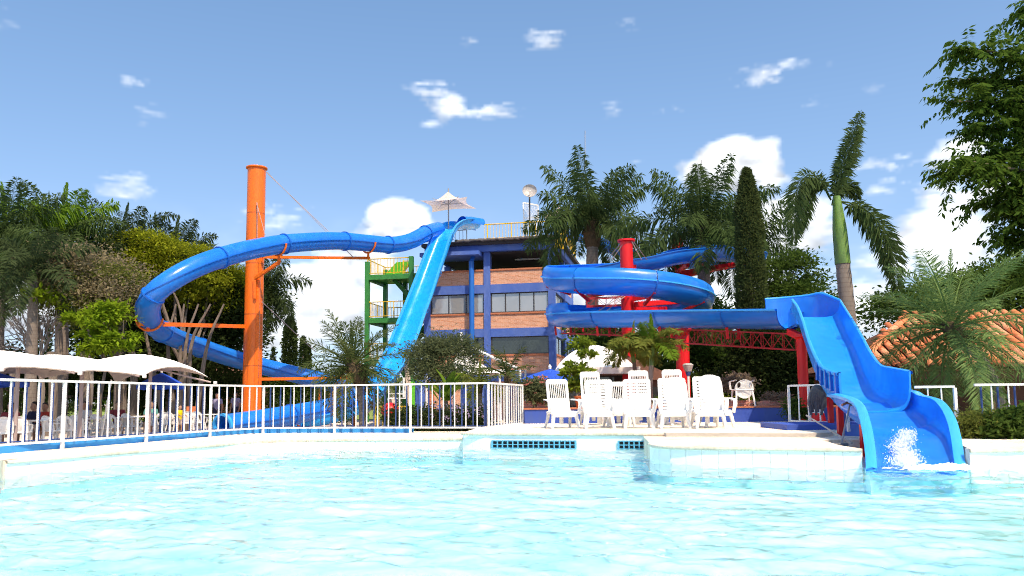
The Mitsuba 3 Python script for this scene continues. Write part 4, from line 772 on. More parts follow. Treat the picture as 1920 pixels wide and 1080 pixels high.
# ---------------------------------------------------------------- white tension canopies on the left
def canopy(label, u0, u1, d0, d1, z_edge0, z_edge1, rise, first=False, last=False):
    k = thing('white_canopy', label, 'canopy', 'white tension canopies behind the fence'); a, b = np.array([P(u0, 700, d0)[0], d0]), np.array([P(u1, 700, d1)[0], d1]); t = nrm(b - a); n = np.array([-t[1], t[0]]); n = n if n[1] > 0 else -n; L = np.linalg.norm(b - a); W = 4.6; N = 17; V = []
    for s in np.linspace(0, 1, N):
        for r in np.linspace(0, 1, 13):
            c = a + t * (L * s); sag = math.sin(PI * s); q = c + n * (W * (r + (.14 * sag if r < .5 else -.14 * sag) * abs(1 - 2 * r)))
            ze = z_edge0 * (1 - s) + z_edge1 * s; arch = sag ** .8 * .16 * (abs(1 - 2 * r) ** 2); mid = rise * (1 - (1 - 2 * r) ** 2) ** .7; z = ze + arch * .75 + mid + .14 * sag * (1 - abs(1 - 2 * r))
            if last: z -= .55 * max(0, (s - .55) / .45) ** 2
            V.append([*q, z])
    m = tm(V, quadf(N, 13, False)); part(k, 'membrane', m, 'canvas_white', True); part(k, 'under_sheet', tm(np.asarray(m.vertices) - [0, 0, .025], m.faces), 'canvas_beige', True, label='underside sheet with the shade put into its greyish colour')  # beige copy of the white membrane, underside shade painted into its colour
    mid = a + t * L * .5 + n * 1.35; zt = z_edge0 * .5 + z_edge1 * .5 + (.42 if not last else .22)
    part(k, 'mast', rod([*mid, LOW], [*mid, zt], .055, 10), 'steel_pink')
    part(k, 'strut', join(rod([*(a + t * .1 + n * .1), z_edge0 - .02], [*(a + t * L * .5 + n * 1.8), zt], .035, 6), rod([*(b - t * .1 + n * .1), z_edge1 - (.57 if last else .02)], [*(a + t * L * .5 + n * 1.8), zt], .035, 6)), 'steel_pink')
    for c, z in ((a, z_edge0), (b, z_edge1 - (.55 if last else 0))): part(k, 'corner_plate', rbox((*c, z - .03), (.11, .1, .1), .02), 'white_paint')
ZC = lambda v, d: P(0, v, d)[2]
CE = [(-118, 20.2, 688), (2, 20.9, 691), (150, 22.6, 698), (271, 24.6, 704), (404, 27.4, 713)]
for i in range(4):
    (u0, d0, v0), (u1, d1, v1) = CE[i], CE[i + 1]; canopy('white scalloped canopy behind the fence, ' + ['cut by the left picture edge', 'second from the left', 'third from the left', 'last one, tapering towards the orange column'][i], u0, u1, d0, d1, P(u0, v0, d0)[2], P(u1, v1, d1)[2] + (.5 if i == 3 else 0), .50 if i < 3 else .45, last=i == 3)
single('guy_rope', 'thin pale guy rope from a canopy corner down to the ground', 'rope', rod(P(209, 712, 25), [P(190, 790, 25.4)[0], 25.4, LOW], .025, 5), 'white_paint')
def parasol(label, u, vtop, vrim, d, r, group='blue parasols', vbase=None, mat='umbrella_blue'):
    k = thing('blue_parasol', label, 'umbrella', group); t, e = P(u, vtop, d), P(u, vrim, d); V = [t]; ns = 8; rows = 6
    for j in range(1, rows + 1):
        s = j / rows
        for i in range(ns * 4):
            a = i / (ns * 4) * 2 * PI; w = abs(math.sin(a * ns / 2)); rr = r * s * (1 - .06 * w * s); V.append(t + np.array([rr * math.cos(a), rr * math.sin(a), (e[2] - t[2]) * s ** 1.15 - 0.05 * w * s]))
    n4 = ns * 4; Fc = [[0, 1 + i, 1 + (i + 1) % n4] for i in range(n4)] + [list(x) for x in (quadf(rows, n4, True) + 1)]; m = tm(V, Fc)
    part(k, 'canopy', m, mat, 30); part(k, 'valance', tm(np.vstack([np.asarray(m.vertices)[-n4:], np.asarray(m.vertices)[-n4:] - [0, 0, .12]]), quadf(2, n4, True)), mat, 30)
    part(k, 'pole', rod([t[0], t[1], LOW], [t[0], t[1], t[2] + .02], .03, 8), 'fence_blue'); part(k, 'finial', tube([t, t + [0, 0, .08], t + [0, 0, .14]], [.04, .05, .01], 8), 'white_plastic')
    part(k, 'rib', join([rod(t + [0, 0, -.04], np.asarray(m.vertices)[-n4 + 4 * i] - [0, 0, .03], .012, 4) for i in range(ns)]), 'steel_grey')
parasol('blue parasol at the far left edge, half cut by the picture', -12, 697, 716, 24.6, 1.0)
parasol('blue parasol under the white canopies, left of the orange column', 303, 699, 722, 28.4, .85)
parasol('blue parasol in front of the building, left of the white kiosk', 1031, 692, 712, 23.5, .95)
# ---------------------------------------------------------------- kiosk, tent, lamp, hut
kk = thing('kiosk', 'white vaulted kiosk roof with a red door panel behind the loungers', 'kiosk'); kd0, kd1 = 23.8, 26.4
x0, x1 = P(1049, 690, kd0)[0], P(1199, 690, kd0)[0]; zv0, zv1 = P(1120, 701, kd0)[2], P(1120, 688, kd0)[2]; zt = P(1120, 651, 25.0)[2] + .0
ns, nt = 25, 13; V = []
for s in np.linspace(0, 1, ns):
    for r in np.linspace(0, 1, nt):
        hgt = (math.sin(PI * s) ** .75) * (.32 + .68 * math.sin(PI * min(r * .62 + .0, .5)) ** .8) * (1 if r < .81 else 1); V.append([x0 + (x1 - x0) * s, kd0 + (kd1 - kd0) * r, zv1 + (zt - zv1 + .12) * hgt * min(1, r * 3.2 + .0)])
part(kk, 'vaulted_roof', tm(V, quadf(ns, nt, False)), 'canvas_white', True)
part(kk, 'valance', join(box(((x0 + x1) / 2, kd0, (zv0 + zv1) / 2), (x1 - x0 + .04, .05, zv1 - zv0)), box((x1, (kd0 + kd1) / 2 + .03, (zv0 + zv1) / 2), (.05, kd1 - kd0, zv1 - zv0)), box((x0, (kd0 + kd1) / 2 + .03, (zv0 + zv1) / 2), (.05, kd1 - kd0, zv1 - zv0))), 'canvas_white', False)
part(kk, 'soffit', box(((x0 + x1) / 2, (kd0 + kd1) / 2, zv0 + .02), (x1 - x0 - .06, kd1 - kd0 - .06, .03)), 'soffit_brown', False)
part(kk, 'wall', box(((x0 + x1) / 2, kd0 + 1.9, (zv0 + LOW) / 2), (x1 - x0 - .3, .1, zv0 - LOW)), 'window_dark', False)
part(kk, 'door_panel', box((P(1178, 720, kd0 + .8)[0], kd0 + .8, (zv0 + LOW) / 2), (.34, .06, zv0 - LOW)), 'red_paint', False, label='bright red panel')
for x in (x0 + .2, P(1186, 720, kd0 + .1)[0], x1 - .05): part(kk, 'post', rod((x, kd0 + .15, LOW), (x, kd0 + .15, zv0), .035, 8), 'white_paint')
hb = thing('brown_hut', 'brown hut with a low sloping roof right of the kiosk', 'hut'); hx0, hx1, hd = P(1205, 720, 28.0)[0], P(1262, 720, 28.0)[0], 28.0; hz = P(1230, 712, hd)[2]
part(hb, 'wall', box(((hx0 + hx1) / 2, hd + 1.2, (hz + LOW) / 2), (hx1 - hx0 - .3, 2.0, hz - LOW)), 'wood_brown', False)
part(hb, 'roof', extrude(Polygon([(hx0 - .6, .75), (hx0 - .5, .85), (hx1 + .1, .1), (hx1 + .1, 0), (hx0 - .6, .0)]), 2.6, [[1, 0, 0], [0, 0, 1], [0, 1, 0]], (0, hd, hz)), 'wood_brown', False)
part(hb, 'doorway', box(((hx0 + hx1) / 2 + .1, hd + .18, (hz + LOW) / 2 - .1), (.5, .05, hz - LOW - .3)), 'dark_inside', False)
tn = thing('white_tent', 'white pyramid tent with a pole before the left part of the building', 'tent'); tp0 = P(865, 648, 30.0); tc = [P(800, 703, 28.2), P(937, 699, 28.4), P(985, 694, 32.5), P(850, 690, 33)]
V, Fc = [], []
for i in range(4):
    a, b = tc[i], tc[(i + 1) % 4]; o = len(V)
    for r in np.linspace(0, 1, 9):
        for t in np.linspace(0, 1, 9):
            q = tp0 + ((a * (1 - t) + b * t) - tp0) * r; q[2] -= .5 * math.sin(PI * r) * (1 - .3 * t * (1 - t)); V.append(q)
    Fc.append(quadf(9, 9, False) + o)
tmh = tm(V, np.vstack(Fc)); part(tn, 'canopy', tmh, 'canvas_white', True); part(tn, 'under_sheet', tm(np.asarray(tmh.vertices) - [0, 0, .02], tmh.faces), 'canvas_beige', True)
part(tn, 'mast', rod([*tp0[:2], LOW], tp0 + [0, 0, .5], .05, 8), 'white_paint')
for c in tc: part(tn, 'post', rod([*c[:2], LOW], c, .04, 8), 'white_paint')
part(tn, 'ridge_pole', rod(P(866, 644, 29.0), P(970, 691, 27.5), .055, 8), 'white_paint')
part(tn, 'corner_post', rod([P(975, 700, 24)[0], 24, LOW], P(975, 693, 24), .035, 8), 'white_paint')
lp = thing('lamp_post', 'slim white lamp post with a grey hood beside the back row of loungers', 'lamp'); lb = P(1292, 760, 22.5); lt = P(1290, 690, 22.5)
part(lp, 'post', rod([lb[0], 22.5, LOW], [lt[0], 22.5, lt[2] - .05], .035, 8), 'white_paint'); part(lp, 'hood', lathe([(.01, .14), (.1, .13), (.16, .08), (.15, .06), (.09, -.1), (.01, -.1)], lt, 16), 'dish_grey'); part(lp, 'collar', lathe([(.05, -.22), (.08, -.1), (.01, -.1)], lt, 12), 'fence_blue')
# ---------------------------------------------------------------- tiled hut at the right
ht = thing('tiled_hut', 'open wooden hut with an orange clay tile roof at the right', 'hut'); EX0, EX1, EY, EZ, RY, RZ, RX0 = 8.6, 17.5, 20.0, 1.46, 22.7, 2.95, 11.3
roofm = tm([[EX0, EY, EZ - .04], [EX1, EY, EZ - .04], [EX1, RY, RZ - .04], [RX0, RY, RZ - .04], [EX0 + .4, 25.4, EZ - .04], [EX1, 25.4, EZ - .04]], [[0, 1, 2], [0, 2, 3], [0, 3, 4], [3, 2, 5], [3, 5, 4]])
rfk = part(ht, 'roof', join(roofm, tm(np.asarray(roofm.vertices) - [0, 0, .08], roofm.faces)), 'wood_dark', False)
rng = np.random.default_rng(21); pitch, row = .285, .42; sl = nrm(np.array([0, RY - EY, RZ - EZ])); SL = math.hypot(RY - EY, RZ - EZ); nrm_ = np.array([0, -sl[2], sl[1]])
a = np.linspace(0, PI, 7)
def barrel(o, t, s, up, L, r0, r1):
    V = []
    for r, z in ((r0, 0), (r1, L)):
        for k in (1, .82): V.append(o + t * z + np.outer(np.cos(a) * r * k, s) + np.outer(np.sin(a) * r * k * .8, up))
    V = np.array([V[0], V[2], V[3], V[1]]).reshape(-1, 3); f = quadf(4, 7, False); f = np.vstack([f, quadf(2, 7, False)[:, ::-1] * 0 + [[0, 1, 2]]])[:-12] if False else f
    i = np.arange(6); cap = np.vstack([np.stack([i, i + 22, i + 1], 1), np.stack([i, i + 21, i + 22], 1)])
    return tm(V, np.vstack([f, cap]))
cnt = 0; pans = []
for r in range(int(SL / row) + 1):
    for c in range(int((EX1 - EX0) / pitch)):
        x = EX0 + (c + .5) * pitch; o = np.array([x, EY, EZ]) + sl * (r * row - .06) + nrm_ * (.012 * r * 0 + .02 + .012 * rng.random()); yy = o[1]
        if x < EX0 + (yy - EY) * (RX0 - EX0) / (RY - EY) + .05 or r * row > SL - .1: continue
        tile = barrel(o, nrm(sl + [rng.normal(0, .012), 0, 0.02]), np.array([1., 0, 0]), nrm_, row * 1.16, .105, .088)
        if x < 14.2 and cnt < 290: part(rfk, 'tile', tile, f'roof_tile_{rng.integers(4)}', 40); cnt += 1
        else: pans.append(tile)
part(rfk, 'far_tiles', join(pans), 'roof_tile_0', 40, kind='stuff')
hipd = np.array([RX0 - EX0, RY - EY, RZ - EZ]); HL = np.linalg.norm(hipd); hipd = nrm(hipd); hs = nrm(np.cross(hipd, [0, 0, 1]))
for i in range(int(HL / .42)):
    part(rfk, 'hip_tile', barrel(np.array([EX0, EY, EZ]) + hipd * (i * .42) + [0, 0, .05], hipd, hs, nrm(np.cross(hs, hipd)), .5, .13, .11), f'roof_tile_{rng.integers(4)}', 40)
for u, d in ((1716, 20.6), (1729, 22.5), (1862, 20.6), (1895, 20.8)): part(ht, 'post', rbox((P(u, 740, d)[0], d, (EZ + LOW) / 2), (.2, .2, EZ - LOW), .02), 'wood_dark', False)
part(ht, 'eave_beam', box(((EX0 + EX1) / 2, EY + .4, EZ - .22), (EX1 - EX0 - .6, .14, .2)), 'wood_dark', False)
part(ht, 'back_wall', box(((EX0 + EX1) / 2, 24.8, (EZ + LOW) / 2), (EX1 - EX0 - 1.5, .12, EZ - LOW - .1)), 'wood_dark', False)
part(ht, 'bench', join(box((13.0, 21.5, LOW + .45), (1.4, .4, .06)), box((12.5, 21.5, LOW + .2), (.08, .36, .42)), box((13.5, 21.5, LOW + .2), (.08, .36, .42))), 'wood_brown', False)
cr = thing('slatted_crate', 'pale wooden crate behind the railing at the far right', 'crate'); q = P(1848, 785, 16.5)
for i in range(4): part(cr, 'slat', box((q[0] - .13 + i * .09, 16.5, .0), (.075, .03, .62 - .04 * (i % 2))), 'twig_pale', False)
part(cr, 'batten', box((q[0], 16.53, .1), (.36, .02, .05)), 'twig_pale', False)
# far pink roofed house behind the tube slide
fh = thing('pink_roofed_house', 'house with a faded pink tiled roof behind the tube slide at the left', 'house'); q = P(388, 683, 56); x0_, x1_ = P(384, 690, 56)[0], P(466, 690, 56)[0]; zb, zt_ = P(430, 694, 56)[2], P(430, 672, 58)[2]
part(fh, 'wall', box(((x0_ + x1_) / 2 + .4, 58.6, (zb + LOW) / 2), (x1_ - x0_ - .4, 4, zb - LOW)), 'wood_brown', False)
part(fh, 'roof', tm([[x0_, 56, zb], [x1_, 56, zb - .1], [x1_, 59, zt_], [x0_, 59, zt_ + .1], [x0_, 56, zb - .14], [x1_, 56, zb - .24], [x1_, 62, zb - .2], [x0_, 62, zb - .1]], [[0, 1, 2], [0, 2, 3], [4, 6, 5], [4, 7, 6], [0, 4, 5], [0, 5, 1], [3, 2, 6], [3, 6, 7]]), 'roof_pink', False)
# ---------------------------------------------------------------- cleaning gear left by the slide
hk = thing('hose_bundle', 'grey rubber hoses hung over the fence beside the splash slide', 'hose')
for i in range(7):
    u = 1519 + i * 3.2; part(hk, 'hose', tube(spline(np.array([P(u + 2, 778 - 6 * (i % 3), 15.9), P(u - 2 + i, 752, 15.8), P(u + 4, 729 + i, 15.7), P(1534, 724 + i * 1.5, 15.7), P(1546 + i, 735 + 2 * i, 15.8), P(1548 - i, 752 + 3 * i, 15.9)]), 20), .028, 6), 'rubber_grey')
sq = thing('floor_squeegee', 'long handled floor squeegee leaning against the splash slide', 'squeegee'); 
part(sq, 'handle', rod(P(1594, 756, 12.4), P(1577, 834, 11.6), .016, 6), 'steel_grey'); part(sq, 'head', rbox(P(1573, 837, 11.5) + np.array([0, 0, .02]), (.3, .08, .05), .015, .4), 'rubber_grey')
part(sq, 'grip', tube(spline(np.array([P(1578, 760, 12.4), P(1590, 755, 12.4), P(1597, 760, 12.4)]), 8), .018, 6), 'wood_brown')
single('pole', 'thin grey pole lying aslant on the deck edge left of the splash slide', 'pole', rod(P(1512, 779, 14.2), P(1597, 831, 11.9), .014, 6), 'steel_grey')
single('white_board', 'narrow white board standing under the splash slide', 'board', rbox((P(1590, 785, 12.9)[0], 12.9, P(1590, 785, 12.9)[2]), (.05, .03, .42), .008), 'white_plastic')
cn = thing('traffic_cone', 'red traffic cone standing behind the short fence by the splash slide', 'cone'); q = P(1535, 793, 18.0)
part(cn, 'body', lathe([(.17, 0), (.05, .62), (.03, .64), (.005, .64)], (q[0], 18.0, q[2]), 18), 'red_paint'); part(cn, 'base', rbox((q[0], 18.0, q[2] - .02), (.42, .42, .05), .015), 'red_paint')
part(cn, 'band', lathe([(.128, .22), (.094, .40)], (q[0], 18.0, q[2]), 18), 'white_plastic')
struct('equipment_base', box((P(1570, 800, 15.0)[0] + .2, 15.6, -.1), (2.4, 1.6, .62)), 'ledge_blue', 'low dark blue wall under the splash slide')
# colourful things below the steep slide
gp = thing('play_panel', 'lime green panel standing under the steep open slide', 'panel'); q = P(774, 745, 30); part(gp, 'board', rbox((q[0], 30, (P(774, 716, 30)[2] + LOW) / 2), (.16, .12, P(774, 716, 30)[2] - LOW), .02), 'lime_paint'); part(gp, 'foot', rbox((q[0], 30, LOW + .03), (.4, .4, .06), .02), 'lime_paint')
for u, d, w, mt, lab in ((788, 32, .2, 'wall_blue', 'lilac blue round post right of the green panel'), (901, 27, .3, 'wall_blue', 'blue post before the brick wall near the fence corner'), (877, 28.5, .24, 'ledge_blue', 'dark blue post left of the fence corner')):
    q = P(u, 740, d); single('blue_post', lab, 'post', lathe([(w * .9, LOW), (w, LOW + .1), (w, 1.5), (w * .9, 1.55), (.01, 1.55)], (q[0], d, 0), 20), mt)
bp = thing('brick_pillar', 'brown brick pillar between the posts under the building', 'pillar'); q = P(804, 745, 32.5)
for r in range(12):
    for s in range(2): part(bp, 'brick', rbox((q[0] + (s - .5) * .21, 32.5, LOW + .085 + r * .165), (.2 - .0 * s, .4, .152), .012), 'brick_sill', False)
wf = thing('pipe_stand', 'white pipe frame standing under the lower end of the steep slide', 'frame'); 
for a_, b_ in (((757, 745), (757, 708)), ((757, 722), (761, 722)), ((761, 722), (761, 747)), ((728, 747), (761, 747)), ((728, 738), (757, 739))): part(wf, 'pipe', rod(P(*a_, 29), P(*b_, 29), .04 if a_[0] == 757 and b_[1] == 708 else .022, 8), 'white_paint')
single('red_ball', 'red round float lying behind the hedge under the steep slide', 'float', tm(np.asarray(trimesh.creation.icosphere(3, .3).vertices) * [1, 1, .9] + P(731, 770, 27), trimesh.creation.icosphere(3).faces), 'red_paint', True)
yr = railing(thing('yellow_railing', 'low yellow railing behind the hedge under the steep slide', 'railing'), 'bars', P(703, 795, 30) * [1, 1, 0] + [0, 0, LOW], P(760, 795, 31) * [1, 1, 0] + [0, 0, LOW], 1.0, .16, 'yellow_paint')
# ---------------------------------------------------------------- palms
def frond_mesh(ctrl, n, ll, w, rng, droop=.5, plume=.5, fwd=.45, r0=.03, start=.12):
    p = spline(np.asarray(ctrl, float), 14); t, s, u = frames(p); k = np.linspace(start, 1, n); f = k * 13; i = np.minimum(f.astype(int), 12); a = (f - i)[:, None]
    L_ = lambda x: x[i] * (1 - a) + x[i + 1] * a
    B0, Tg, Sd, Up = L_(p), nrm(L_(t)), nrm(L_(s)), nrm(L_(u)); V, Fc = [], []
    prof = np.clip(np.sin(PI * (.16 + .78 * (k - start) / (1 - start))), .12, 1) ** .7
    for sg in (-1, 1):
        ang = rng.normal(.1, plume, n); l = ll * prof * rng.uniform(.8, 1.12, n); ff = fwd * rng.uniform(.7, 1.4, n)
        d = nrm(Sd * sg * np.cos(ang)[:, None] + Up * np.sin(ang)[:, None] + Tg * ff[:, None]); wv = nrm(Tg - d * (Tg * d).sum(1)[:, None]) * (w * rng.uniform(.8, 1.2, n))[:, None]
        dr_ = droop * rng.uniform(.5, 1.3, n); m = B0 + d * (l * .5)[:, None] - np.array([0, 0, 1]) * (l * dr_ * .14)[:, None]; e = B0 + d * (l * (.98 - .12 * dr_))[:, None] - np.array([0, 0, 1]) * (l * dr_ * .5)[:, None]
        o = sum(len(x) for x in V); V.append(np.stack([B0, m - wv / 2, m + wv / 2, e], 1).reshape(-1, 3)); q = np.arange(n) * 4 + o; Fc += [np.stack([q, q + 1, q + 2], 1), np.stack([q + 1, q + 3, q + 2], 1)]
    o = sum(len(x) for x in V); tb = tube(p, np.linspace(r0, .006, 14), 3, False); V.append(np.asarray(tb.vertices)); Fc.append(np.asarray(tb.faces) + o)
    return tm(np.vstack(V), np.vstack(Fc))
def arc(c, az, el, L, bend, n=7):
    "control points of a leaf that leaves c towards az at elevation el and curves down by bend over its length"
    p = [np.asarray(c, float)]; s = np.linspace(0, 1, n)
    for i in range(1, n):
        e = el - bend * (s[i] ** 1.3); p.append(p[-1] + L / (n - 1) * np.array([math.cos(az) * math.cos(e), math.sin(az) * math.cos(e), math.sin(e)]))
    return np.array(p)
def trunk_mesh(pts, r, n=10, ring=.0, k=24):
    p = spline(np.asarray(pts, float), k); rr = np.interp(np.linspace(0, 1, k), np.linspace(0, 1, len(r)), r) * (1 + ring * (np.arange(k) % 2)); return tube(p, rr, n, True)
def palm(label, name, trunk, r, L, seed, n=16, mat='frond_royal', shaft=0, ll=.5, w=.05, nl=56, els=(1.35, -.3), bends=(.7, 1.5), plume=.55, droop=.7, spear=True, dead=0, alt=None, explicit=None, ring=.05, tmat='palm_trunk', group=None, fwd=.45, boot=True, avoid=None):
    rng = np.random.default_rng(seed); k = thing(name, label, 'palm tree', group); trunk = [np.asarray(q, float) for q in trunk]; c = trunk[-1]
    part(k, 'trunk', trunk_mesh(trunk, r, 12, ring), tmat)
    up = nrm(trunk[-1] - trunk[-2])
    if shaft: part(k, 'crownshaft', trunk_mesh([c - up * .05, c + up * shaft * .5, c + up * shaft], [r[-1] * 1.15, r[-1] * 1.05, r[-1] * .55], 12, 0, 10), 'crownshaft'); c = c + up * shaft * .94
    elif boot: part(k, 'leaf_base', trunk_mesh([c - up * r[-1] * 4, c - up * r[-1], c + up * r[-1] * 2], [r[-1] * 1.1, r[-1] * 1.8, r[-1] * .7], 10, .12, 12), 'palm_fibre')
    if explicit is not None:
        for ctrl, l2 in explicit: part(k, 'frond', frond_mesh(ctrl, nl, l2, w, rng, droop, plume, fwd), mat, False)
        return k
    ga = 2.39996
    for i in range(n):
        f = (i + .5) / n; el = els[0] + (els[1] - els[0]) * f + rng.normal(0, .08); bd = bends[0] + (bends[1] - bends[0]) * f + rng.normal(0, .12); az = i * ga + rng.normal(0, .15) + seed
        mt = mat if not (alt and rng.random() < .22) else alt
        if i >= n - dead: mt = 'frond_dead'
        Lf = L * rng.uniform(.85, 1.1) * (1 - .18 * (i < 2))
        while avoid and avoid(arc(c, az, el, Lf, bd)): Lf *= .88
        part(k, 'frond', frond_mesh(arc(c, az, el, Lf, bd), nl, ll, w, rng, droop, plume, fwd), mt, False)
    if spear: part(k, 'spear_leaf', frond_mesh(arc(c, seed, 1.5, L * .75, .12), nl // 2, ll * .35, w, rng, .1, .2, 1.6), alt or mat, False)
    return k
def pt(u, v, d): return P(u, v, d)
def gp_(u, d): q = P(u, 700, d); return np.array([q[0], d, LOW])
GL = 'royal palms at the left'
palm('tall royal palm at the left picture edge with drooping dark fronds', 'royal_palm', [gp_(-6, 34), pt(-4, 600, 34), pt(8, 480, 34)], [.3, .26, .2], 3.6, 3, 23, shaft=.6, ll=.95, w=.07, nl=105, plume=.75, droop=1.2, bends=(.5, 1.8), alt='frond_lime', group=None)
palm('royal palm second from the left with one bright lime frond', 'royal_palm', [gp_(117, 37), pt(116, 600, 37), pt(114, 470, 37)], [.3, .28, .2], 3.5, 12, 22, shaft=.6, ll=.95, w=.07, nl=105, plume=.75, droop=1.2, bends=(.5, 1.8), alt='frond_lime')
palm('royal palm third from the left, its crown just above the brownish tree', 'royal_palm', [gp_(228, 40), pt(228, 600, 40), pt(226, 490, 40)], [.3, .26, .2], 3.4, 25, 21, mat='frond_dark', shaft=.5, ll=.92, w=.07, nl=100, plume=.75, droop=1.2, bends=(.5, 1.8))
palm('dark royal palm rising behind the yellow green tree', 'royal_palm', [gp_(324, 43), pt(324, 600, 43), pt(325, 500, 43)], [.3, .26, .2], 3.1, 31, 20, mat='frond_dark', shaft=.5, ll=.92, w=.07, nl=100, plume=.75, droop=1.2, bends=(.5, 1.8))
palm('palm half hidden behind the orange column', 'royal_palm', [gp_(480, 46), pt(482, 650, 46), pt(486, 560, 46)], [.3, .26, .2], 3.1, 44, 20, mat='frond_dark', shaft=.5, ll=.9, w=.07, nl=100, plume=.75, droop=1.2, bends=(.5, 1.8))
palm('small low palm among the trees right of the far left palm', 'royal_palm', [gp_(60, 31), pt(62, 560, 31), pt(60, 520, 31)], [.22, .2, .15], 2.6, 51, 16, mat='frond_dark', shaft=.3, ll=.65, w=.08)
palm('big royal palm between the building and the flume, crown over the roof corner', 'royal_palm', [gp_(1112, 38.5), pt(1110, 600, 38.5), pt(1111, 425, 38.5)], [.33, .33, .26], 3.9, 60, 22, shaft=0, ll=.98, w=.075, nl=112, els=(1.52, .1), bends=(.32, 1.7), plume=.75, droop=1.2, alt='frond_royal', group=None)
palm('big royal palm right of the flume coil, crown against the white cloud', 'royal_palm', [gp_(1325, 34), pt(1324, 650, 34), pt(1317, 440, 34)], [.36, .34, .22], 3.7, 71, 23, mat='frond_royal', shaft=0, ll=.92, w=.07, nl=108, els=(1.52, .05), bends=(.32, 1.75), plume=.75, droop=1.2)
palm('pale palm crown behind the right royal palm and the cypress', 'royal_palm', [gp_(1400, 40), pt(1400, 600, 40), pt(1402, 470, 40)], [.3, .26, .2], 3.2, 83, 18, mat='frond_royal', shaft=.5, ll=.92, w=.07, nl=100, plume=.75, droop=1.2, bends=(.5, 1.8))
D = 24.0; rngp = np.random.default_rng(99)
def px_f(*q): return [P(u, v, d) for u, v, d in q]
palm('lone royal palm with few thick drooping fronds left of the leafy tree', 'royal_palm', [gp_(1598, D), pt(1590, 600, D), pt(1580, 492, D)], [.27, .24, .2], 2, 5, mat='frond_royal', shaft=2.05, ll=.72, w=.055, nl=230, plume=1.3, droop=.95, ring=.06,
    explicit=[(px_f((1562, 385, D), (1575, 330, D), (1592, 275, D - .1), (1604, 235, D - .1), (1614, 212, D)), .55), (px_f((1560, 385, D), (1572, 330, D + .3), (1590, 280, D + .3), (1612, 240, D + .3)), .5), (px_f((1558, 375, D), (1540, 340, D - .4), (1515, 328, D - .7), (1496, 352, D - .9), (1489, 400, D - .9), (1488, 455, D - .8)), .55),
              (px_f((1556, 372, D), (1540, 345, D - .1), (1522, 345, D - .1), (1508, 380, D - .2), (1500, 430, D - .2)), .45), (px_f((1574, 378, D), (1600, 382, D - .3), (1635, 402, D - .6), (1660, 440, D - .8), (1676, 490, D - .8), (1682, 540, D - .7)), .6), (px_f((1574, 378, D), (1605, 392, D + .3), (1640, 425, D + .4), (1660, 470, D + .4), (1668, 515, D + .4)), .5), (px_f((1568, 375, D), (1585, 345, D + .6), (1600, 350, D + .8), (1608, 372, D + .9)), .42)])
dd = 17.4
palm('full feather leaved date palm at the right edge in front of the tiled hut', 'date_palm', [P(1884, 800, dd) * [1, 1, 0] + [0, 0, -.1], pt(1875, 750, dd), pt(1845, 680, dd), pt(1784, 618, dd)], [.11, .1, .1, .12], 2.4, 7, 40, 'frond_date', ll=.48, w=.028, nl=66, avoid=lambda q: (q[:, 0] < 7.95).any(), els=(1.3, -.75), bends=(.55, 1.15), plume=.28, droop=.35, fwd=.75)
dd = 19.4
palm('slim stemmed pygmy date palm in front of the steep open slide', 'date_palm', [P(681, 790, dd) * [1, 1, 0], pt(679, 760, dd), pt(668, 700, dd), pt(662, 688, dd)], [.10, .09, .10, .13], 1.5, 17, 36, 'frond_pygmy', ll=.32, w=.026, nl=56, els=(1.35, -.7), bends=(.45, 1.1), plume=.35, droop=.3, fwd=.75, dead=2)
dd = 22.4
palm('small pale green palm with a ringed slender stem behind the loungers', 'small_palm', [gp_(1221, dd), pt(1219, 730, dd), pt(1222, 682, dd)], [.085, .075, .07], 1.15, 23, 13, 'frond_gold', shaft=.55, ll=.38, w=.05, nl=46, els=(1.2, .1), bends=(.9, 1.7), plume=.3, droop=.6, alt='frond_lime', tmat='bark_pale')
palm('smaller twin palm with a dark slim stem left of the pale green palm', 'small_palm', [gp_(1200, dd + .4), pt(1197, 740, dd + .4), pt(1188, 676, dd + .4)], [.07, .06, .055], 1.0, 37, 10, 'frond_gold', shaft=.4, ll=.36, w=.05, nl=42, els=(1.1, .0), bends=(.9, 1.6), plume=.3, droop=.6, tmat='bark_grey')
dd = 22.0
palm('young palm with arching fronds above the fence corner', 'small_palm', [gp_(950, dd), pt(951, 730, dd), pt(952, 706, dd)], [.07, .06, .06], 1.1, 41, 8, 'frond_pygmy', ll=.3, w=.028, nl=42, els=(1.5, .25), bends=(.4, 1.5), plume=.3, droop=.6)
palm('yellowish drooping palm between the shrub and the fence corner', 'small_palm', [gp_(900, 23), pt(900, 740, 23), pt(898, 722, 23)], [.07, .06, .06], 1.0, 43, 12, 'frond_gold', ll=.3, w=.03, nl=40, els=(1.1, .0), bends=(.8, 1.7), plume=.3, droop=.6)
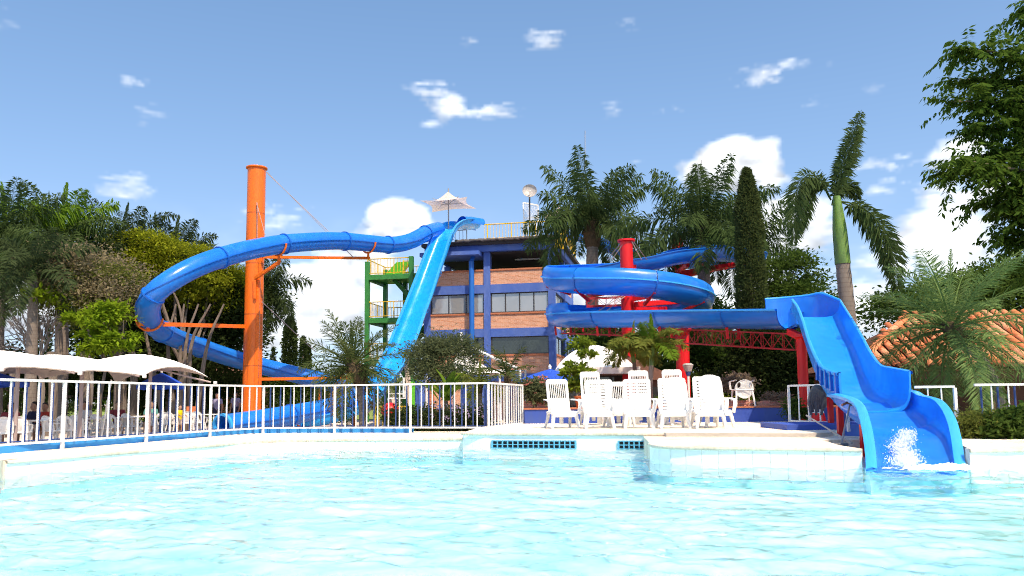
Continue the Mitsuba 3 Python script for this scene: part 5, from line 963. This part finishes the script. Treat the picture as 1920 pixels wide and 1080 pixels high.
# ---------------------------------------------------------------- leafy trees
def leaves(pos, size, rng, out=None, aspect=.42, flat=.5):
    n = len(pos); d = rng.normal(0, 1, (n, 3)); d[:, 2] *= .6
    if out is not None: d = d + out * 1.0
    d = nrm(d); up = rng.normal(0, 1, (n, 3)) * (1 - flat) + np.array([0, 0, 1.]) * flat; s = nrm(np.cross(d, up)); l = size * rng.uniform(.65, 1.3, n)[:, None]
    V = np.stack([pos, pos + d * l * .5 + s * l * aspect * .5, pos + d * l * .5 - s * l * aspect * .5, pos + d * l - np.array([0, 0, .12]) * l], 1).reshape(-1, 3); q = np.arange(n) * 4
    return tm(V, np.vstack([np.stack([q, q + 2, q + 1], 1), np.stack([q + 1, q + 2, q + 3], 1)]))
def crown(blobs, clumps, per, size, seed, cr=.35, aspect=.42, flat=.5, shellness=.75, gap=.0):
    "leaf clumps spread through the blobs (centre, radii), denser near their skins, with noise gaps"
    rng = np.random.default_rng(seed); P_, O_ = [], []; vol = np.array([np.prod(b[1]) ** (2 / 3) for b in blobs]); cnt = np.maximum(3, (clumps * vol / vol.sum()).astype(int))
    for (c, r), k in zip(blobs, cnt):
        d = nrm(rng.normal(0, 1, (k, 3))); d[:, 2] = np.abs(d[:, 2]) * np.where(rng.random(k) < .25, -1, 1); rad = np.where(rng.random(k) < shellness, rng.uniform(.78, 1.08, k), rng.random(k) ** .5)
        cc = np.asarray(c) + d * np.asarray(r) * rad[:, None]; keep = meshkit.noise(cc * 1.1 + seed) > gap; cc, d = cc[keep], d[keep]
        g = rng.normal(0, 1, (len(cc), per, 3)) * cr * rng.uniform(.6, 1.3, (len(cc), 1, 1)) * [1, 1, .55]
        P_.append((cc[:, None] + g).reshape(-1, 3)); O_.append(np.repeat(d, per, 0))
    return leaves(np.vstack(P_), size, rng, np.vstack(O_), aspect, flat)
def limbs(k, base, fork, tips, r0, mat, seed, name='limb'):
    rng = np.random.default_rng(seed); base, fork = np.asarray(base, float), np.asarray(fork, float)
    part(k, 'trunk', trunk_mesh([base, base * .5 + fork * .5 + rng.normal(0, .06, 3), fork], [r0, r0 * .8, r0 * .62], 10, 0, 12), mat)
    for c in tips:
        c = np.asarray(c, float); m = fork * .45 + c * .55 + rng.normal(0, .12, 3) * np.linalg.norm(c - fork) * .5 + np.array([0, 0, -.1]); part(k, name, trunk_mesh([fork, m, c], [r0 * .45, r0 * .3, r0 * .1], 7, 0, 12), mat)
def blobs_px(L): return [(P(u, v, d), (ru / F * d, ru / F * d * .9, rv / F * d)) for u, v, d, ru, rv in L]
def tree(name, label, blobs, base, fork, r0, mat, bark, seed, clumps=500, per=26, size=.16, cr=.3, cat='tree', gap=.25, flat=.5, aspect=.42, nl=None, shellness=.75):
    k = thing(name, label, cat); bl = blobs_px(blobs); limbs(k, base, fork, [b[0] for b in bl][:nl], r0, bark, seed); part(k, 'crown', crown(bl, clumps, per, size, seed, cr, aspect, flat, shellness, gap), mat, False); return k
tree('broad_tree', 'yellow green broad tree with several bare stems inside the loop of the tube slide', [(270, 458, 39, 56, 18), (330, 478, 39.5, 66, 18), (250, 490, 38.5, 50, 16), (395, 508, 41.5, 50, 20), (300, 508, 39, 60, 18), (360, 530, 40.5, 70, 18), (420, 535, 42, 44, 22), (240, 522, 38.5, 40, 15), (330, 555, 40, 50, 14), (405, 568, 42, 44, 16)], gp_(345, 39), P(345, 690, 39), .2, 'leaf_yellow_green', 'bark_grey', 4, 900, 30, .2, .3, flat=.85, gap=.25)
k = [k_ for k_ in labels if k_.startswith('broad_tree')][0]
for u0, u1, u2 in ((318, 312, 330), (326, 335, 345), (335, 345, 372), (345, 355, 395), (300, 275, 262), (352, 385, 420)): part(k, 'stem', trunk_mesh([gp_(u0 + 15, 35.6), P(u1 + 3, 650, 35.4), P(u2, 570, 35.6)], [.13, .09, .04], 7, 0, 12), 'bark_grey')
tree('flowering_tree', 'brownish tree with pale tan seed clusters at the left', [(110, 500, 33, 45, 28), (165, 505, 33, 60, 34), (220, 520, 33, 50, 32), (130, 540, 32.5, 55, 30), (195, 560, 32.5, 50, 28), (240, 555, 33, 30, 24)], gp_(165, 33), P(168, 620, 33), .15, 'leaf_tan', 'twig_pale', 6, 620, 24, .15, .38, gap=.33)
k2 = [k_ for k_ in labels if k_.startswith('flowering_tree')][0]
part(k2, 'crown', crown(blobs_px([(140, 560, 32.8, 70, 30), (200, 540, 33, 70, 36), (180, 590, 33, 60, 22), (110, 530, 33, 40, 24)]), 420, 26, .16, 77, .36, gap=.3), 'leaf_olive', False, label='olive green lower foliage')
tree('bright_green_tree', 'small bright lime green tree in tiers beside the tube slide loop', [(214, 578, 30.2, 24, 4), (188, 594, 30, 30, 4), (232, 600, 29.8, 22, 4), (206, 614, 29.6, 34, 5), (174, 630, 29.8, 26, 4), (228, 634, 29.5, 28, 5), (196, 648, 29.5, 32, 5), (160, 655, 29.6, 14, 4), (240, 655, 29.6, 14, 4), (138, 600, 30.5, 14, 4), (75, 553, 31, 22, 4), (100, 575, 31, 16, 4)], gp_(196, 30), P(198, 690, 30), .08, 'leaf_bright', 'bark_grey', 8, 210, 22, .26, .15, flat=.9, gap=.25, nl=9)
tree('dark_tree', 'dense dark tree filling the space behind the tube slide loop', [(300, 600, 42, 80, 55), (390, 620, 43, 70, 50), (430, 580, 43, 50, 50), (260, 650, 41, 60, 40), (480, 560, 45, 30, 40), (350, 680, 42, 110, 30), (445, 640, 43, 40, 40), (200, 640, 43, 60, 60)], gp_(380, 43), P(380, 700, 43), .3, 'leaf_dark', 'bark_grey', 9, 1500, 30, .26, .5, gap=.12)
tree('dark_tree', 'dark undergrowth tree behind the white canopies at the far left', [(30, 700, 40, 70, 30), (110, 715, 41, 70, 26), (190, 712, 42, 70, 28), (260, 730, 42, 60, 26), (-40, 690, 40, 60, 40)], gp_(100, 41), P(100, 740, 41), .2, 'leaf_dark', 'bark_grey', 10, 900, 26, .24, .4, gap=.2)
k = thing('bare_tree', 'leafless tree with fine pale twigs left of the flowering tree', 'tree'); rng = np.random.default_rng(14)
def twig(p, d, L, r, lev, out):
    q = p + d * L; m = p + d * L * .5 + rng.normal(0, .05, 3) * L; out.append(trunk_mesh([p, m, q], [r, r * .8, r * .6], 5 if lev > 1 else 4, 0, 5))
    if lev: [twig(p + d * L * rng.uniform(.45, 1), nrm(d + rng.normal(0, .5, 3) + [0, -.0, .12]), L * rng.uniform(.55, .8), r * .58, lev - 1, out) for _ in range(4 if lev < 3 else 4)]
part(k, 'trunk', trunk_mesh([gp_(75, 32), P(80, 730, 32), P(72, 690, 32)], [.12, .1, .08], 8, 0, 10), 'twig_pale')
for dx, L in ((-.6, 1.3), (-.25, 1.5), (.35, 1.4), (.05, 1.6)):
    o = []; twig(P(72, 692, 32), nrm(np.array([dx, 0, 1])), L, .06, 3, o); part(k, 'limb', join(o), 'twig_pale')
for (u, d, w, lab) in [(24, 30, .16, 'dark tree trunk below the canopies, left of the first mast'), (98, 31, .2, 'brown tree trunk below the canopies, right of the first mast'), (160, 33, .24, 'thick grey tree trunk between the first and second canopy masts'), (222, 35, .17, 'brown tree trunk right of the second canopy mast'), (250, 36, .2, 'dark trunk left of the blue parasol under the canopies')]:
    single('tree_trunk', lab, 'tree trunk', trunk_mesh([gp_(u, d), P(u + 2, 740, d), P(u - 3, 660, d)], [w, w * .8, w * .7], 10, 0, 12), 'bark_grey')
def hedge(name, label, box_, seed, mat, n, size, cat='hedge', kind=None, flat=.4):
    "clipped mass of leaves in a box (x0, x1, y0, y1, z0, z1): leaves near the skin over a dark twiggy core"
    rng = np.random.default_rng(seed); x0, x1, y0, y1, z0, z1 = box_; k = thing(name, label, cat); m = n // 30
    c = np.stack([rng.uniform(x0, x1, m), np.where(rng.random(m) < .55, y0 + .05 + .1 * rng.random(m), rng.uniform(y0, y1, m)), z0 + (z1 - z0) * rng.random(m) ** .7], 1); c[:, 2] += (meshkit.noise(c * 1.7 + seed) - .5) * .3 * (c[:, 2] - z0) / (z1 - z0) * (z1 - z0)
    pos = (c[:, None] + rng.normal(0, 1, (m, 30, 3)) * size * [1.2, .8, 1.0]).reshape(-1, 3); pos[:, 2] = np.maximum(pos[:, 2], z0)
    part(k, 'foliage', leaves(pos, size, rng, np.repeat(nrm(np.column_stack([rng.normal(0, .3, m), -np.ones(m), np.ones(m) * .8])), 30, 0), .35, flat), mat, False)
    core = [rod([x, (y0 + y1) / 2, z0], [x + rng.normal(0, .05), (y0 + y1) / 2 + rng.normal(0, .05), z1 - .15], .02, 5) for x in np.arange(x0 + .1, x1, .3)]
    part(k, 'stems', join(core), 'bark_grey'); return k
hx0, hx1 = P(724, 780, 19.2)[0], P(915, 780, 19.0)[0]
hg = hedge('hedge', 'long clipped hedge with small lilac flowers behind the fence', (hx0, hx1, 19.0, 20.2, LOW + .1, .52), 1, 'leaf_hedge', 16000, .085)
rng = np.random.default_rng(2); part(hg, 'flower', leaves(np.stack([rng.uniform(hx0 + 1.0, hx1, 60), rng.uniform(18.85, 19.3, 60), rng.uniform(.25, .62, 60)], 1).repeat(5, 0) + rng.normal(0, .025, (300, 3)), .06, rng, None, .8), 'petal_lilac', False, kind='stuff')
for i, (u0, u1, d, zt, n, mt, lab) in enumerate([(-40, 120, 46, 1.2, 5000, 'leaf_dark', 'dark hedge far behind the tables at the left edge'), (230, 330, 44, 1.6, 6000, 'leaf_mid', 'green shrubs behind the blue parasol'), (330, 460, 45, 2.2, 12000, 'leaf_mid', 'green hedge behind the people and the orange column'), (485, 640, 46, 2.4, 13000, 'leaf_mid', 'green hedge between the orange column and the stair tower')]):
    hedge('shrub_row', lab, (P(u0, 750, d)[0], P(u1, 750, d)[0], d, d + 1.5, LOW, zt), 30 + i, mt, n, .2)
def cypress(label, u, vtop, vbase, d, w, seed, n, size, mat='leaf_cypress'):
    rng = np.random.default_rng(seed); k = thing('cypress', label, 'cypress'); t, b = P(u, vtop, d), P(u + 1, vbase, d); H = t[2] - b[2]; R = w / F * d / 2
    h = rng.random(n) ** .85; r = R * np.minimum(1, (1 - h) * 5.0) ** .6 * (.55 + .45 * np.minimum(1, h * 4 + .3)) * (1 - .38 * h); a = rng.random(n) * 6.283; bump = 1 + .18 * (meshkit.noise(np.stack([np.cos(a) * 2, np.sin(a) * 2, h * H * 1.4], 1) + seed) - .5) * 2
    rr = r * bump * np.where(rng.random(n) < .8, rng.uniform(.82, 1.03, n), rng.random(n)); pos = b + np.stack([rr * np.cos(a), rr * np.sin(a), h * H], 1); out = np.stack([np.cos(a) * .7, np.sin(a) * .7, np.ones(n) * 1.1], 1)
    part(k, 'foliage', leaves(pos, size, rng, out, .3, .1), mat, False); part(k, 'trunk', trunk_mesh([b * [1, 1, 0] + [0, 0, LOW], b + [0, 0, H * .5], b + [0, 0, H * .92]], [.16, .1, .03], 8, 0, 8), 'bark_grey')
cypress('tall columnar cypress clad in dense dark green beside the straight flume', 1414, 318, 720, 29.5, 62, 3, 26000, .16)
cypress('far cypress with a leaning tip between the orange column and the stair tower', 541, 597, 735, 60, 28, 4, 5000, .3, 'leaf_dark')
cypress('slim far cypress left of the pygmy palm', 566, 633, 730, 75, 12, 5, 1600, .34, 'leaf_dark'); cypress('slim far cypress nearest the pygmy palm', 575, 648, 730, 76, 12, 6, 1600, .34, 'leaf_dark'); cypress('tiny far cypress just right of the orange column', 510, 652, 730, 80, 8, 7, 900, .3, 'leaf_dark')
cypress('far cypress between the bare tree and the palm trunk at the left', 86, 610, 730, 60, 9, 8, 900, .3, 'leaf_dark'); cypress('far cypress standing behind the bare tree', 58, 570, 730, 52, 16, 9, 1500, .3, 'leaf_dark')
tree('broad_tree', 'green tree behind the turn of the splash slide left of the lone palm', [(1460, 520, 37, 30, 30), (1490, 500, 37, 30, 22), (1520, 530, 37.5, 26, 16), (1475, 560, 37, 50, 26), (1530, 575, 37, 40, 20), (1470, 600, 37, 60, 26)], gp_(1480, 37), P(1480, 640, 37), .2, 'leaf_mid', 'bark_grey', 18, 620, 26, .2, .36, gap=.3)
tree('broad_tree', 'small round tree seen through under the coil next to the royal palm trunk', [(1325, 572, 44, 20, 14), (1342, 590, 44, 22, 14), (1310, 600, 44, 24, 16), (1225, 600, 44, 22, 14), (1200, 590, 45, 10, 14)], gp_(1325, 44), P(1325, 640, 44), .15, 'leaf_mid', 'bark_grey', 19, 260, 24, .2, .3)
tree('leafy_bush', 'mid green bushy trees under the straight flume', [(1235, 700, 31.5, 34, 26), (1300, 670, 33, 40, 26), (1355, 680, 33, 40, 28), (1330, 640, 34, 40, 20), (1400, 690, 33, 40, 30), (1270, 640, 35, 40, 20), (1150, 660, 35, 60, 24), (1120, 620, 37, 40, 16)], gp_(1330, 33), P(1330, 730, 33), .15, 'leaf_mid', 'bark_grey', 20, 1300, 28, .19, .34, gap=.2)
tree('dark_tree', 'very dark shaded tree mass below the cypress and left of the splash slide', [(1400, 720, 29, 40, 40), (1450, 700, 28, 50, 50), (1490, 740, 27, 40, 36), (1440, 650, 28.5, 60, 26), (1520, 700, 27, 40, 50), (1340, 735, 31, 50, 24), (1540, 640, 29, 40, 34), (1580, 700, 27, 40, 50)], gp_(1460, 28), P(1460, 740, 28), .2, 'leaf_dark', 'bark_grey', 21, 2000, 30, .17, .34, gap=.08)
tree('dark_tree', 'dark trees behind the tiled hut at the right', [(1700, 590, 34, 70, 40), (1790, 570, 36, 80, 50), (1880, 560, 36, 80, 60), (1960, 560, 36, 80, 70)], gp_(1800, 36), P(1800, 640, 36), .2, 'leaf_mid', 'bark_grey', 22, 1100, 26, .22, .4, gap=.25)
tree('shrub', 'dense grey green shrub on branching stems behind the fence', [(800, 670, 24.5, 40, 26), (840, 660, 24.5, 46, 28), (870, 685, 24.3, 34, 24), (815, 700, 24.2, 36, 20), (850, 702, 24, 40, 18)], gp_(832, 24.4), P(834, 735, 24.4), .09, 'leaf_shrub', 'bark_grey', 24, 560, 30, .15, .2, cat='shrub', gap=.25, flat=.15, aspect=.2)
tree('umbrella_tree', 'small umbrella tree with round glossy lime leaf clusters by the kiosk', [(1084, 646, 21.5, 12, 8), (1096, 640, 21.6, 8, 6), (1103, 668, 21.4, 10, 10), (1077, 690, 21.4, 14, 7), (1092, 698, 21.2, 12, 8), (1066, 704, 21.3, 8, 7), (1096, 722, 21.2, 10, 7), (1076, 724, 21.2, 12, 7)], P(1089, 760, 21.3), P(1088, 735, 21.3), .04, 'leaf_lime', 'bark_pale', 26, 80, 18, .17, .05, gap=.05, flat=.3, aspect=.4)
tree('dry_shrub', 'dry greyish shrub behind the single white armchair', [(1375, 722, 24, 16, 12), (1390, 718, 24, 14, 10)], P(1382, 765, 24), P(1382, 740, 24), .03, 'leaf_dry', 'twig_pale', 27, 90, 20, .12, .14, cat='shrub')
def bush(label, pxs, d, seed, mat, n, size, cat='plant', petals=None, name='flowering_plant', flat=.2, aspect=.3):
    k = thing(name, label, cat); bl = blobs_px([(u, v, d, ru, rv) for u, v, ru, rv in pxs]); part(k, 'foliage', crown(bl, n, 20, size, seed, .1, aspect, flat, .6, .1), mat, False)
    rng = np.random.default_rng(seed); part(k, 'stems', join([rod(b[0] + [rng.normal(0, .08), 0, -b[1][2] * 1.3], b[0] + [rng.normal(0, .1), rng.normal(0, .05), b[1][2] * .6], .008, 4) for b in bl for _ in range(5)]), 'bark_grey')
    if petals: part(k, 'flower', crown([(b[0] + [0, -.05, b[1][2] * .45], b[1]) for b in bl], n // 4, 9, .055, seed + 1, .035, .8), petals, False, kind='stuff')
    return k
bush('flowering plant with pink blooms in the leftmost brick planter', [(992, 735, 16, 16), (1012, 732, 16, 18), (1030, 738, 12, 14)], 20.9, 1, 'leaf_shrub', 120, .14, petals='petal_pink'); bush('low green plants in the brick planter behind the middle loungers', [(1242, 750, 9, 5), (1270, 750, 9, 4)], 21.0, 2, 'leaf_mid', 26, .08)
bush('short plants in the brick planter behind the white armchair', [(1355, 750, 10, 4), (1400, 749, 10, 3)], 20.9, 3, 'leaf_lime', 26, .08); bush('dry rusty plants in the brick planter nearest the splash slide', [(1445, 748, 12, 6), (1466, 748, 12, 6)], 20.8, 4, 'leaf_dry', 40, .1)
bush('reddish dry shrub with twiggy stems at the foot of the right railing', [(1815, 800, 22, 18), (1840, 795, 22, 18), (1828, 815, 24, 12)], 12.4, 5, 'leaf_olive', 130, .075, 'shrub', name='shrub'); bush('glossy green shrub at the right picture edge below the railing', [(1885, 800, 24, 20), (1912, 790, 20, 22), (1905, 815, 22, 12), (1865, 812, 16, 10)], 12.2, 6, 'leaf_mid', 130, .1, 'shrub', name='shrub', aspect=.45)
bush('dark shrub under the turn of the splash slide behind the short fence', [(1490, 765, 10, 16), (1500, 780, 10, 10)], 18.6, 7, 'leaf_mid', 60, .1, 'shrub', name='shrub')
k = thing('strap_leaf_plant', 'plant with broad yellow green strap leaves in front of the grey green shrub', 'plant'); rng = np.random.default_rng(6); q = P(838, 730, 21.0)
for i in range(13):
    az = rng.random() * 6.28; el = rng.uniform(.75, 1.4); c = spline(arc(q + [rng.normal(0, .08), rng.normal(0, .08), -.3], az, el, rng.uniform(.7, 1.0), rng.uniform(.3, .9), 6), 10); t_, s_, u_ = frames(c); wd = (.085 * np.sin(PI * np.linspace(.08, .98, 10)))[:, None]
    part(k, 'leaf', tm(np.stack([c - s_ * wd + u_ * wd * .5, c, c + s_ * wd + u_ * wd * .5], 1).reshape(-1, 3), quadf(10, 3, False)), 'leaf_strap', True)
# big leafy tree at the upper right: limbs come in from outside the frame, twigs carry rows of hanging leaflets
k = thing('leafy_tree', 'big leafy tree reaching in from the upper right corner', 'tree'); rng = np.random.default_rng(40); TD = 26.0
tb = P(2080, 700, TD) * [1, 1, 0] + [0, 0, LOW]; part(k, 'trunk', trunk_mesh([tb, P(2070, 450, TD), P(2040, 250, TD), P(2030, 60, TD)], [.34, .3, .24, .16], 12, 0, 16), 'bark_grey')
LB = [((2070, 420), (1940, 400), (1838, 372)), ((2060, 330), (1920, 320), (1808, 300)), ((2050, 300), (1930, 230), (1818, 250)), ((2045, 200), (1900, 110), (1808, 90)), ((2040, 180), (1880, 150), (1798, 150)), ((2040, 100), (1960, 20), (1938, 5)), ((2070, 400), (1960, 440), (1888, 450)), ((2065, 360), (1950, 380), (1878, 340)), ((2045, 240), (1940, 200), (1888, 200)), ((2060, 320), (1990, 340), (1938, 400)), ((2040, 140), (1980, 90), (1958, 70)), ((2070, 420), (1990, 470), (1948, 500)), ((2050, 260), (1960, 270), (1918, 280)), ((2050, 290), (1880, 280), (1783, 330)), ((2040, 170), (1900, 190), (1783, 190))]
Lp, Ld = [], []
for a_, b_, c_ in LB:
    dz = rng.uniform(-1.1, 1.1); lim = spline([P(*a_, TD), P(*b_, TD + dz * .6), P(*c_, TD + dz)], 24); part(k, 'limb', tube(lim, np.linspace(.11, .02, 24), 7), 'bark_grey')
    for _ in range(85):
        i = rng.integers(7, 24); p0 = lim[i]; d = nrm(rng.normal(0, 1, 3) * [1, .8, .45] + [-.35, 0, .05]); Lt = rng.uniform(.55, 1.4); tw = p0 + d * np.linspace(0, Lt, 14)[:, None] - np.array([0, 0, .22]) * (np.linspace(0, Lt, 14) ** 2)[:, None]; s = nrm(np.cross(d, [0, 0, 1]))
        for sg in (-1, 1): Lp.append(tw[1:]); Ld.append(nrm(s * sg * .8 + d * .35 + [0, 0, -.55] + rng.normal(0, .22, (13, 3))))
pos, dr_ = np.vstack(Lp), np.vstack(Ld); n = len(pos); l = rng.uniform(.17, .30, (n, 1)); s = nrm(np.cross(dr_, rng.normal(0, 1, (n, 3)) * .5 + [0, 0, 1])); V = np.stack([pos, pos + dr_ * l * .45 + s * l * .19, pos + dr_ * l * .45 - s * l * .19, pos + dr_ * l - [0, 0, .02]], 1).reshape(-1, 3); q = np.arange(n) * 4
part(k, 'crown', tm(V, np.vstack([np.stack([q, q + 2, q + 1], 1), np.stack([q + 1, q + 2, q + 3], 1)])), 'leaf_right_tree', False)
far = [(P(u, 745, 130), (rng.uniform(3, 6), 3, rng.uniform(1.8, 3.4))) for u in np.linspace(-2600, 4200, 290)]
k_ = single('distant_trees', 'low green line of distant trees along the horizon', 'trees', crown(far, 6500, 20, .8, 5, 1.1), 'leaf_mid', False, kind='stuff')
# ---------------------------------------------------------------- people behind the fence
def person(label, x, y, pose, shirt, legs, hgt, rz=0.0):
    k = thing('person', label, 'person'); s = hgt / 1.72; Z0 = LOW
    J = dict(pel=(0, 0, .95), che=(0, .0, 1.28), nec=(0, 0, 1.46), hea=(0, -.02, 1.60))
    if pose == 'sit': J = {a: (b[0], b[1], b[2] - .44) for a, b in J.items()}
    def chain(*q): return [m3.Manifold.hull_points(np.vstack([np.asarray(trimesh.creation.icosphere(1, r1).vertices) + p1, np.asarray(trimesh.creation.icosphere(1, r2).vertices) + p2])) for (p1, r1), (p2, r2) in zip(q[:-1], q[1:])]
    A = np.array; P_, C_, N_, H_ = (A(J[i]) for i in ('pel', 'che', 'nec', 'hea')); body, shirtp, pants = [], [], []
    body += chain((P_, .13), (C_, .15), (N_, .06), (H_, .085)) + chain((H_ + [0, 0, .05], .095), (H_ - [0, .02, .05], .075)); body += chain((H_ + [0, -.095, -.01], .018), (H_ + [0, -.11, -.03], .02))
    shirtp += chain((P_ + [0, 0, .02], .15), (C_, .17), (N_ - [0, 0, .07], .1)) + chain((C_ + [-.17, 0, .1], .075), (C_ + [.17, 0, .1], .075))
    for sg in (-1, 1):
        sh = C_ + [sg * .19, 0, .11]
        if pose == 'lean': el, wr = sh + [sg * .02, -.16, -.2], sh + [sg * -.02, -.4, -.26]
        elif pose == 'sit': el, wr = sh + [sg * .05, -.08, -.26], sh + [sg * -.04, -.3, -.22]
        else: el, wr = sh + [sg * .06, .02, -.28], sh + [sg * .05, -.06, -.52]
        body += chain((sh, .052), (el, .04), (wr, .03)); body += chain((wr, .03), (wr + (wr - el) * .25, .034)); shirtp += chain((sh, .07), (sh * .45 + el * .55, .058))
        for f in range(4): b0 = wr + (wr - el) * .3 + A([.014 * (f - 1.5), 0, 0]); body += chain((b0, .009), (b0 + (wr - el) * .16 + [0, -.01, -.02], .008), (b0 + (wr - el) * (.24 + .02 * (f in (1, 2))) + [0, -.01, -.05], .007))
        body += chain((wr + (wr - el) * .1 + [-sg * .03, 0, 0], .01), (wr + (wr - el) * .3 + [-sg * .05, -.02, -.01], .009))
        hp = P_ + [sg * .09, 0, -.05]
        kn, an = (hp + [sg * .03, -.42, .02], hp + [sg * .03, -.42, -.42]) if pose == 'sit' else (hp + [sg * .02, -.03, -.43], hp + [sg * .02, .02, -.84])
        body += chain((hp, .085), (kn, .055), (an, .04)); body += chain((an - [0, 0, .02], .04), (an + [0, -.16, -.035], .03)); pants += chain((hp, .105), (hp * .4 + kn * .6, .08))
    pants += chain((P_ + [-.05, 0, 0], .14), (P_ + [.05, 0, 0], .14))
    def solid(ms, e):
        m = m3.Manifold.batch_boolean(ms, m3.OpType.Add).refine_to_length(e).to_mesh(); t_ = tm(m.vert_properties[:, :3], m.tri_verts); t_.merge_vertices(); trimesh.smoothing.filter_taubin(t_, iterations=6); return xf(t_, (x, y, Z0), rz, s)
    part(k, 'body', solid(body, .03), 'skin', True); part(k, 'shirt', solid(shirtp, .05), shirt, True); part(k, 'shorts', solid(pants, .05), legs, True)
    part(k, 'hair', solid(chain((H_ + [0, .02, .075], .098), (H_ + [0, .05, .01], .085)), .03), 'hair_dark', True)
px = lambda u, d: P(u, 780, d)[0]
person('small child in a yellow shirt leaning on a chair back', px(337, 30.6), 30.6, 'lean', 'cloth_yellow', 'cloth_beige', 1.12, .9)
person('seated guest in a teal shirt at a table under the canopies', px(283, 31.2), 31.2, 'sit', 'cloth_teal', 'cloth_navy', 1.7, .2)
person('standing guest in a lavender shirt left of the tube slide mouth', px(406, 38.5), 38.5, 'stand', 'cloth_lavender', 'cloth_navy', 1.66, .3); person('standing guest in a lavender shirt just left of the orange column', px(441, 39), 39, 'stand', 'cloth_lavender', 'cloth_navy', 1.7, -.3)
person('seated guest in a maroon shirt at the left, beside the second chair', px(20, 24.6), 24.6, 'sit', 'cloth_maroon', 'cloth_navy', 1.68, .4); person('seated guest in a dark navy shirt between the second and third chairs from the left', px(64, 25.4), 25.4, 'sit', 'cloth_navy', 'cloth_beige', 1.7, -.4); person('seated guest in a red shirt right of the first canopy mast', px(84, 26.0), 26.0, 'sit', 'cloth_red', 'cloth_navy', 1.66, .1)
person('seated guest in a maroon shirt right of the second canopy mast', px(220, 29.0), 29.0, 'sit', 'cloth_maroon', 'cloth_navy', 1.7, .6); person('seated guest in a white shirt in the middle of the row of tables', px(160, 27.4), 27.4, 'sit', 'cloth_white', 'cloth_navy', 1.7, -.2)
